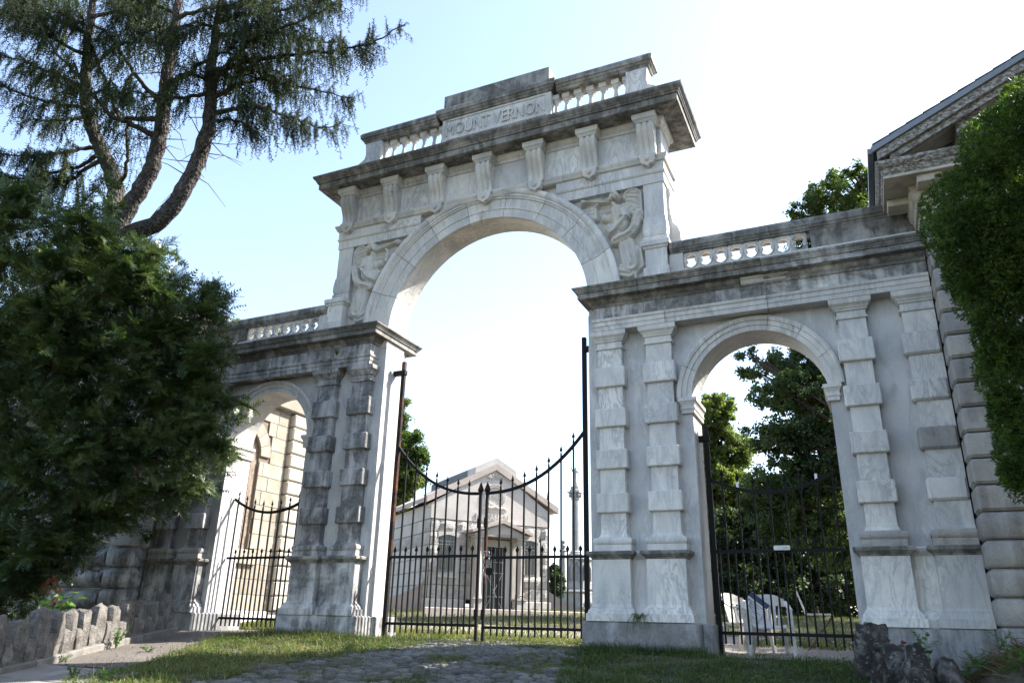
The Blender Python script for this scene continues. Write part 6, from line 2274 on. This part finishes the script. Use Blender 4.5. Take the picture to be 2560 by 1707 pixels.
ob('seat', MB().cbox(sx_ - 0.2, sx_ + 0.2, sy_ - 0.17, sy_ + 0.17, sz_ + 0.52, sz_ + 0.55, 0.006), M['plastic'], stl)
for yy in (-0.15, 0.15):
    for s_ in (1, -1):
        ob('leg', MB().tube([(sx_ - s_ * 0.22, sy_ + yy + s_ * .01, sz_), (sx_ + s_ * 0.19, sy_ + yy + s_ * .01, sz_ + 0.515)], 0.013, 6), M['old_wood'], stl)
ob('back_post', MB().tube([(sx_ - 0.2, sy_ + 0.16, sz_ + 0.5), (sx_ - 0.27, sy_ + 0.2, sz_ + 0.72), (sx_ - 0.33, sy_ + 0.22, sz_ + 0.90)], 0.016, 6), M['plastic'], stl)
rk_ = thing('garden_rake', 'long thin handled garden tool leaning in the shade behind the stool', 'rake', (6.2, 3.6, float(G(6.2, 3.6))))
ob('handle', MB().tube([(5.75, 3.5, sz_ + 0.62), (6.2, 3.6, sz_ + 0.9), (6.75, 3.75, sz_ + 1.15)], 0.012, 6), M['plastic'], rk_)
ob('prop', MB().tube([(6.2, 3.62, sz_ - 0.1), (6.2, 3.62, sz_ + 0.885)], 0.016, 6), M['bark_dark'], rk_)

# ================================================================== PLANTS
def weed(name, label, pos, h, nstem, nleaf, size, mat, spread=0.3, group=None):
    t = thing(name, label, 'plant', tuple(pos), group)
    st_ = MB()
    PP, DD = [], []
    for k in range(nstem):
        a = rng.uniform(0, 2 * PI)
        tip = np.array(pos) + np.array([math.cos(a) * spread * rng.uniform(.3, 1), math.sin(a) * spread * rng.uniform(.3, 1), h * rng.uniform(0.6, 1)])
        mid = (np.array(pos) * 0.5 + tip * 0.5) + np.array([0, 0, h * 0.12])
        st_.tube([tuple(pos), tuple(mid), tuple(tip)], [0.006, 0.004, 0.002], 4)
        for q in np.linspace(0.3, 1, max(2, nleaf // nstem)):
            PP.append((1 - q) ** 2 * np.array(pos) + 2 * q * (1 - q) * mid + q * q * tip)
            DD.append(np.array([rng.normal(), rng.normal(), rng.normal() * 0.35]))
    ob('stems', st_, M['bark_dark'] if mat != M['leaf_weed'] else mat, t)
    PP, DD = np.array(PP), np.array(DD)
    tv, tf = leaf_template()
    crown_obj('leaves', *scatter(tv, tf, PP, frames(DD, rng.normal(size=len(PP)) * 0.6), size * rng.uniform(0.7, 1.3, len(PP))), mat, t)
    return t


def over(u, v, D):
    return at(u, v, D)


p = at(118, 1560, 10.9)
weed('vine_plant', 'broad-leaved light green plant hanging over the left stone wall', (p[0], p[1], float(G(p[0], p[1])) + 0.25), 0.62, 9, 46, 0.15, M['leaf_weed'], 0.42)
p = gpix(285, 1622)
weed('wall_weed', 'leafy weed growing at the foot of the low wall in the sun', (p[0] + .03, p[1], p[2]), 0.30, 8, 40, 0.06, M['leaf_weed'], 0.14)
for (u, v, h, lab) in ((180, 1700, .22, 'weed in the pavement joint nearest the bottom left corner'), (262, 1702, .16, 'low weed between slabs right of the tallest pavement weed'), (150, 1655, .10, 'tiny weed at the edge of the dark asphalt'), (370, 1630, .10, 'thin weed in the sunlit asphalt path')):
    p = gpix(u, min(v, 1705))
    weed('path_weed', lab, tuple(p), h, 7, 42, 0.045, M['leaf_weed'], 0.16, 'weeds in the path')
p = at(2292, 1590, 8.0)
weed('sapling', 'young leafy sapling among the rocks at the right plinth', (p[0] + .02, p[1] + .05, float(G(p[0], p[1]))), 0.55, 7, 60, 0.075, M['leaf_weed'], 0.16)
p = gpix(2252, 1690)
weed('red_creeper', 'orange-red creeper leaves on the rocks', (p[0], p[1] - .25, p[2] + 0.18), 0.2, 6, 40, 0.06, M['leaf_red'], 0.16)
p = at(905, 893, 15.2)
weed('frieze_weed', 'small green weed rooted in the sooty frieze of the left wing', (-2.98, -0.03, 5.06), 0.16, 6, 26, 0.05, M['leaf_weed'], 0.08)
weed('quoin_weed', 'light green weed growing on top of the left gatehouse bolster course', (-6.95, -0.2, 1.62), 0.34, 8, 50, 0.085, M['leaf_weed'], 0.22)
# grassy tuft in the joint of the right pier
tf_ = thing('pier_tuft', 'tuft of long drooping grass in the joint of the right pier', 'plant', (2.83, -0.05, 0.40))
m = MB()
for k in range(26):
    a = rng.uniform(-0.9, 0.9)
    L = rng.uniform(0.12, 0.34)
    w = 0.006
    b = np.array([2.83 + rng.normal() * 0.03, -0.07, 0.42])
    pts = [b, b + np.array([math.sin(a) * L * .4, -0.06, L * 0.25]), b + np.array([math.sin(a) * L * .75, -0.10, -L * 0.15]), b + np.array([math.sin(a) * L * 0.85, -0.12, -L * 0.8])]
    vs = []
    for i, q in enumerate(pts):
        ww = w * (1 - i / 3.2)
        vs += [(q[0] - ww, q[1], q[2]), (q[0] + ww, q[1], q[2])]
    m.add(vs, [(0, 1, 3, 2), (2, 3, 5, 4), (4, 5, 7, 6)])
ob('blades', m, M['grass'], tf_)
# ferns on a mound of dead stalks, right corner
mound = gpix(2520, 1690)
bp = thing('brush_heap', 'heap of dead brown stalks and cut brush in the right corner', 'brush heap', (7.3, -1.6, float(G(7.3, -1.6))))
n = 2600
rr2 = np.sqrt(rng.random(n))
an = rng.uniform(0, 2 * PI, n)
hx, hy = 7.55 + 0.95 * rr2 * np.cos(an), -1.55 + 0.85 * rr2 * np.sin(an)
hz = G(hx, hy) + 0.50 * (1 - rr2 ** 2) * rng.uniform(0.75, 1.05, n)
d = rng.normal(size=(n, 3)) * np.array([1, 1, 0.35])
tv, tfi = tri_template([((0, -0.02, 0), (0, 0.02, 0), (1, 0, 0)), ((0, 0, -0.02), (0, 0, 0.02), (1, 0, 0.03))])
crown_obj('stalks', *scatter(tv, tfi, np.stack([hx, hy, hz], 1), frames(d), np.stack([rng.uniform(0.12, 0.45, n), np.full(n, 0.28), np.full(n, 0.28)], 1)), M['straw'], bp)
mb = MB().lathe([(1.0, -0.3), (0.97, 0.0), (0.75, 0.20), (0.4, 0.38), (0.01, 0.46)], 7.55, -1.55, 18, 1.0, float(G(7.55, -1.55)))
ob('heap', mb, M['soil_joint'], bp, smooth=True)
FERN = [spray_template(9, 0.42, 0.10, 20 + i, 1.1) for i in range(2)]
for k, (fx, fy, lab) in enumerate(((7.15, -2.0, 'ferny green weed at the left edge of the brush heap'), (7.6, -1.85, 'ferny green weed in the middle of the brush heap'), (6.75, -1.5, 'ferny green weed close to the far plinth'), (8.0, -2.1, 'ferny green weed at the right edge of the frame'))):
    t = thing('fern_weed', lab, 'plant', (fx, fy, float(G(fx, fy)) + 0.2), 'ferny weeds at the right corner')
    n = 46
    P = np.array([fx, fy, 0]) + rng.normal(size=(n, 3)) * np.array([0.16, 0.14, 0])
    rr3 = np.hypot(P[:, 0] - 7.55, P[:, 1] + 1.55)
    P[:, 2] = G(P[:, 0], P[:, 1]) + 0.46 * np.clip(1 - rr3 ** 2, 0, 1) + rng.uniform(0.02, 0.12, n)
    d = np.stack([rng.normal(size=n), rng.normal(size=n), rng.uniform(0.1, 0.9, n)], 1)
    crown_obj('fronds', *scatter_mix(FERN, P, frames(d, rng.normal(size=n) * .5), rng.uniform(0.10, 0.2, n)), M['leaf_weed'], t)

# ================================================================== GRASS
def blades(P, h, w, lean=0.5):
    n = len(P)
    a = rng.uniform(0, 2 * PI, n)
    ld = rng.normal(size=(n, 2)) * lean
    sx2 = np.stack([np.cos(a), np.sin(a), np.zeros(n)], 1) * w[:, None]
    up1 = np.stack([ld[:, 0] * h * 0.35, ld[:, 1] * h * 0.35, h * 0.6], 1)
    up2 = np.stack([ld[:, 0] * h, ld[:, 1] * h, h * np.clip(1 - 0.25 * (ld ** 2).sum(1), 0.3, 1)], 1)
    V = np.stack([P - sx2, P + sx2, P + up1 - sx2 * .7, P + up1 + sx2 * .7, P + up2], 1).reshape(-1, 3)
    F = (np.array([[0, 1, 3], [0, 3, 2], [2, 3, 4]])[None] + (np.arange(n) * 5)[:, None, None]).reshape(-1, 3)
    return V, F


def patch(poly, n, clumpy=0.5):
    poly = np.array(poly)
    lo, hi = poly.min(0), poly.max(0)
    out = []
    while sum(len(o_) for o_ in out) < n:
        q = lo + (hi - lo) * rng.random((n * 2, 2))
        q = q[in_poly(q[:, 0], q[:, 1], poly)]
        f_ = (np.sin(q[:, 0] * 5.1 + 2 * np.sin(q[:, 1] * 3.3)) * np.sin(q[:, 1] * 4.7 + 1.5 * np.sin(q[:, 0] * 2.9)) + 1) / 2
        q = q[rng.random(len(q)) < (1 - clumpy) + clumpy * f_]
        out.append(q)
    q = np.concatenate(out)[:n]
    return np.stack([q[:, 0], q[:, 1], G(q[:, 0], q[:, 1])], 1)


GA = [(-2.56, -3.87), (-2.84, -3.26), (-3.4, -2.16), (-3.84, -1.41), (-4.19, -0.51), (-3.7, 0.05), (-1.85, 0.3), (-1.5, 0.9), (-0.55, 0.6), (-0.38, -0.55), (-0.35, -1.24), (-0.77, -2.21), (-0.93, -3.12), (-0.9, -4.25), (-1.52, -5.33), (-2.52, -4.73)]
GB = [(2.71, -2.93), (2.31, -1.76), (1.93, -0.64), (1.9, -0.05), (3.9, 0.05), (5.65, 0.15), (5.7, -0.55), (6.3, -0.89), (7.65, -2.03), (7.6, -3.58), (4.41, -3.77)]
sets = []
right_sets = []
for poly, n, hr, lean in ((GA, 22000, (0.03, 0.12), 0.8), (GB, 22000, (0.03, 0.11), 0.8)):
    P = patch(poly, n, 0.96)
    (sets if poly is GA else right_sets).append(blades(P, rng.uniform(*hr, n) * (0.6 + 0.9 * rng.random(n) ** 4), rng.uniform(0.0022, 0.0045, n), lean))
P = patch(GA, 900, 0.9)
sets.append(blades(P, rng.uniform(0.12, 0.26, 900), rng.uniform(0.002, 0.004, 900), 0.6))
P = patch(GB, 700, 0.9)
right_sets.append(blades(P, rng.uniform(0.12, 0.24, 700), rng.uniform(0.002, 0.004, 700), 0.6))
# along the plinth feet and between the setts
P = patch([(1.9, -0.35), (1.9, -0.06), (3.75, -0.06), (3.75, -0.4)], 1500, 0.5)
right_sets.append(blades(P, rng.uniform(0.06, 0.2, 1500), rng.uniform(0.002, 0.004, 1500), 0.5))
P = patch([(-3.75, -0.5), (-3.75, -0.05), (-1.85, -0.05), (-1.85, -0.5)], 1800, 0.5)
sets.append(blades(P, rng.uniform(0.05, 0.18, 1800), rng.uniform(0.002, 0.004, 1800), 0.5))
for pp in ([(-1.5, -4.3), (-0.4, -3.9), (0.2, -2.7), (-0.2, -1.9), (-0.9, -2.0)], [(-0.8, -1.3), (0.2, -1.0), (0.7, -0.1), (0.4, 0.5), (-0.7, 0.5)], [(1.1, -2.1), (2.3, -2.6), (2.3, -1.2), (1.6, -0.8)],
           [(0.2, -1.9), (0.9, -2.2), (1.0, -1.4), (0.5, -1.2)], [(0.9, -0.3), (1.9, -0.5), (1.9, 0.5), (1.1, 0.6)], [(0.6, -3.6), (1.5, -3.4), (1.2, -2.8)], [(-0.9, 0.9), (1.7, 0.9), (1.7, 1.8), (-0.9, 1.8)]):
    k = int(1900 * abs(np.cross(np.array(pp[1]) - pp[0], np.array(pp[2]) - pp[0]))) + 500
    P = patch(pp, k, 0.97)
    sets.append(blades(P, rng.uniform(0.02, 0.085, k), rng.uniform(0.002, 0.0045, k), 0.9))
P = patch(DRIVE, 15000, 0.99)
sets.append(blades(P, rng.uniform(0.025, 0.075, 15000), rng.uniform(0.002, 0.0045, 15000), 0.9))
V, F = join(sets)
o = bpy.data.objects.new('grass', big_mesh('grass', V, F, M['grass']))
COL.objects.link(o)
structure(o, 'stuff', 'rough sunlit grass left of and between the cobbles of the drive')
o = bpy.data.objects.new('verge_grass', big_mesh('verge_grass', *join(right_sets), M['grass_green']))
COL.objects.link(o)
structure(o, 'stuff', 'grass right of the cobbled drive, shade put into its dark green colour')
dry = []
for poly, n in ((GA, 5200), (GB, 900)):
    P = patch(poly, n, 0.9)
    dry.append(blades(P, rng.uniform(0.03, 0.11, n), rng.uniform(0.002, 0.004, n), 1.0))
o = bpy.data.objects.new('dry_grass', big_mesh('dry_grass', *join(dry), M['straw_pale']))
COL.objects.link(o)
structure(o, 'stuff', 'dry straw-coloured blades among the grass')
# broad small leaves in the grass
tv, tf = leaf_template()
sets = []
for poly, n in ((GA, 9000), (GB, 7000)):
    P = patch(poly, n, 0.9)
    P[:, 2] += rng.uniform(0.01, 0.07, n)
    d = np.stack([rng.normal(size=n), rng.normal(size=n), rng.normal(size=n) * 0.3], 1)
    sets.append(scatter(tv, tf, P, frames(d, rng.normal(size=n) * 0.4), rng.uniform(0.02, 0.045, n)))
o = bpy.data.objects.new('ground_weeds', big_mesh('ground_weeds', *join(sets), M['leaf_weed']))
COL.objects.link(o)
structure(o, 'stuff', 'clover and small weeds in the grass')
# lawn behind the gates
sets = []
for poly, n in (([(-12, 6.0), (2, 5.0), (9, 4.4), (12, 9), (4, 16), (-12, 14)], 18000), ([(-3.4, 1.2), (1.8, 1.3), (1.7, 2.4), (-3.6, 2.8)], 6000), ([(-6.6, 1.3), (-3.8, 1.3), (-4.5, 3.4), (-7, 4.4)], 6000), ([(3.7, 2.6), (9, 2.9), (9, 3.9), (3.7, 4.2)], 3500), ([(-9, 2.9), (2, 2.5), (2, 4.5), (-9, 6)], 3500)):
    P = patch(poly, n, 0.6)
    sets.append(blades(P, rng.uniform(0.05, 0.14, n), rng.uniform(0.004, 0.009, n), 0.7))
o = bpy.data.objects.new('lawn_grass', big_mesh('lawn_grass', *join(sets), M['grass']))
COL.objects.link(o)
structure(o, 'stuff', 'sunlit lawn behind the gates')
# fallen twigs and leaf litter
n = 1500
P = np.concatenate([patch(PATH, 500, 0.3), patch(DRIVE, 500, 0.3), patch(GB, 500, 0.3)])
P[:, 2] += 0.02
o = bpy.data.objects.new('leaf_litter', big_mesh('leaf_litter', *scatter(tv, tf, P, frames(rng.normal(size=(len(P), 3)) * np.array([1, 1, 0.2]), rng.normal(size=len(P)) * .4), rng.uniform(0.015, 0.04, len(P))), M['straw']))
COL.objects.link(o)
structure(o, 'stuff', 'dry leaf litter on the paths')
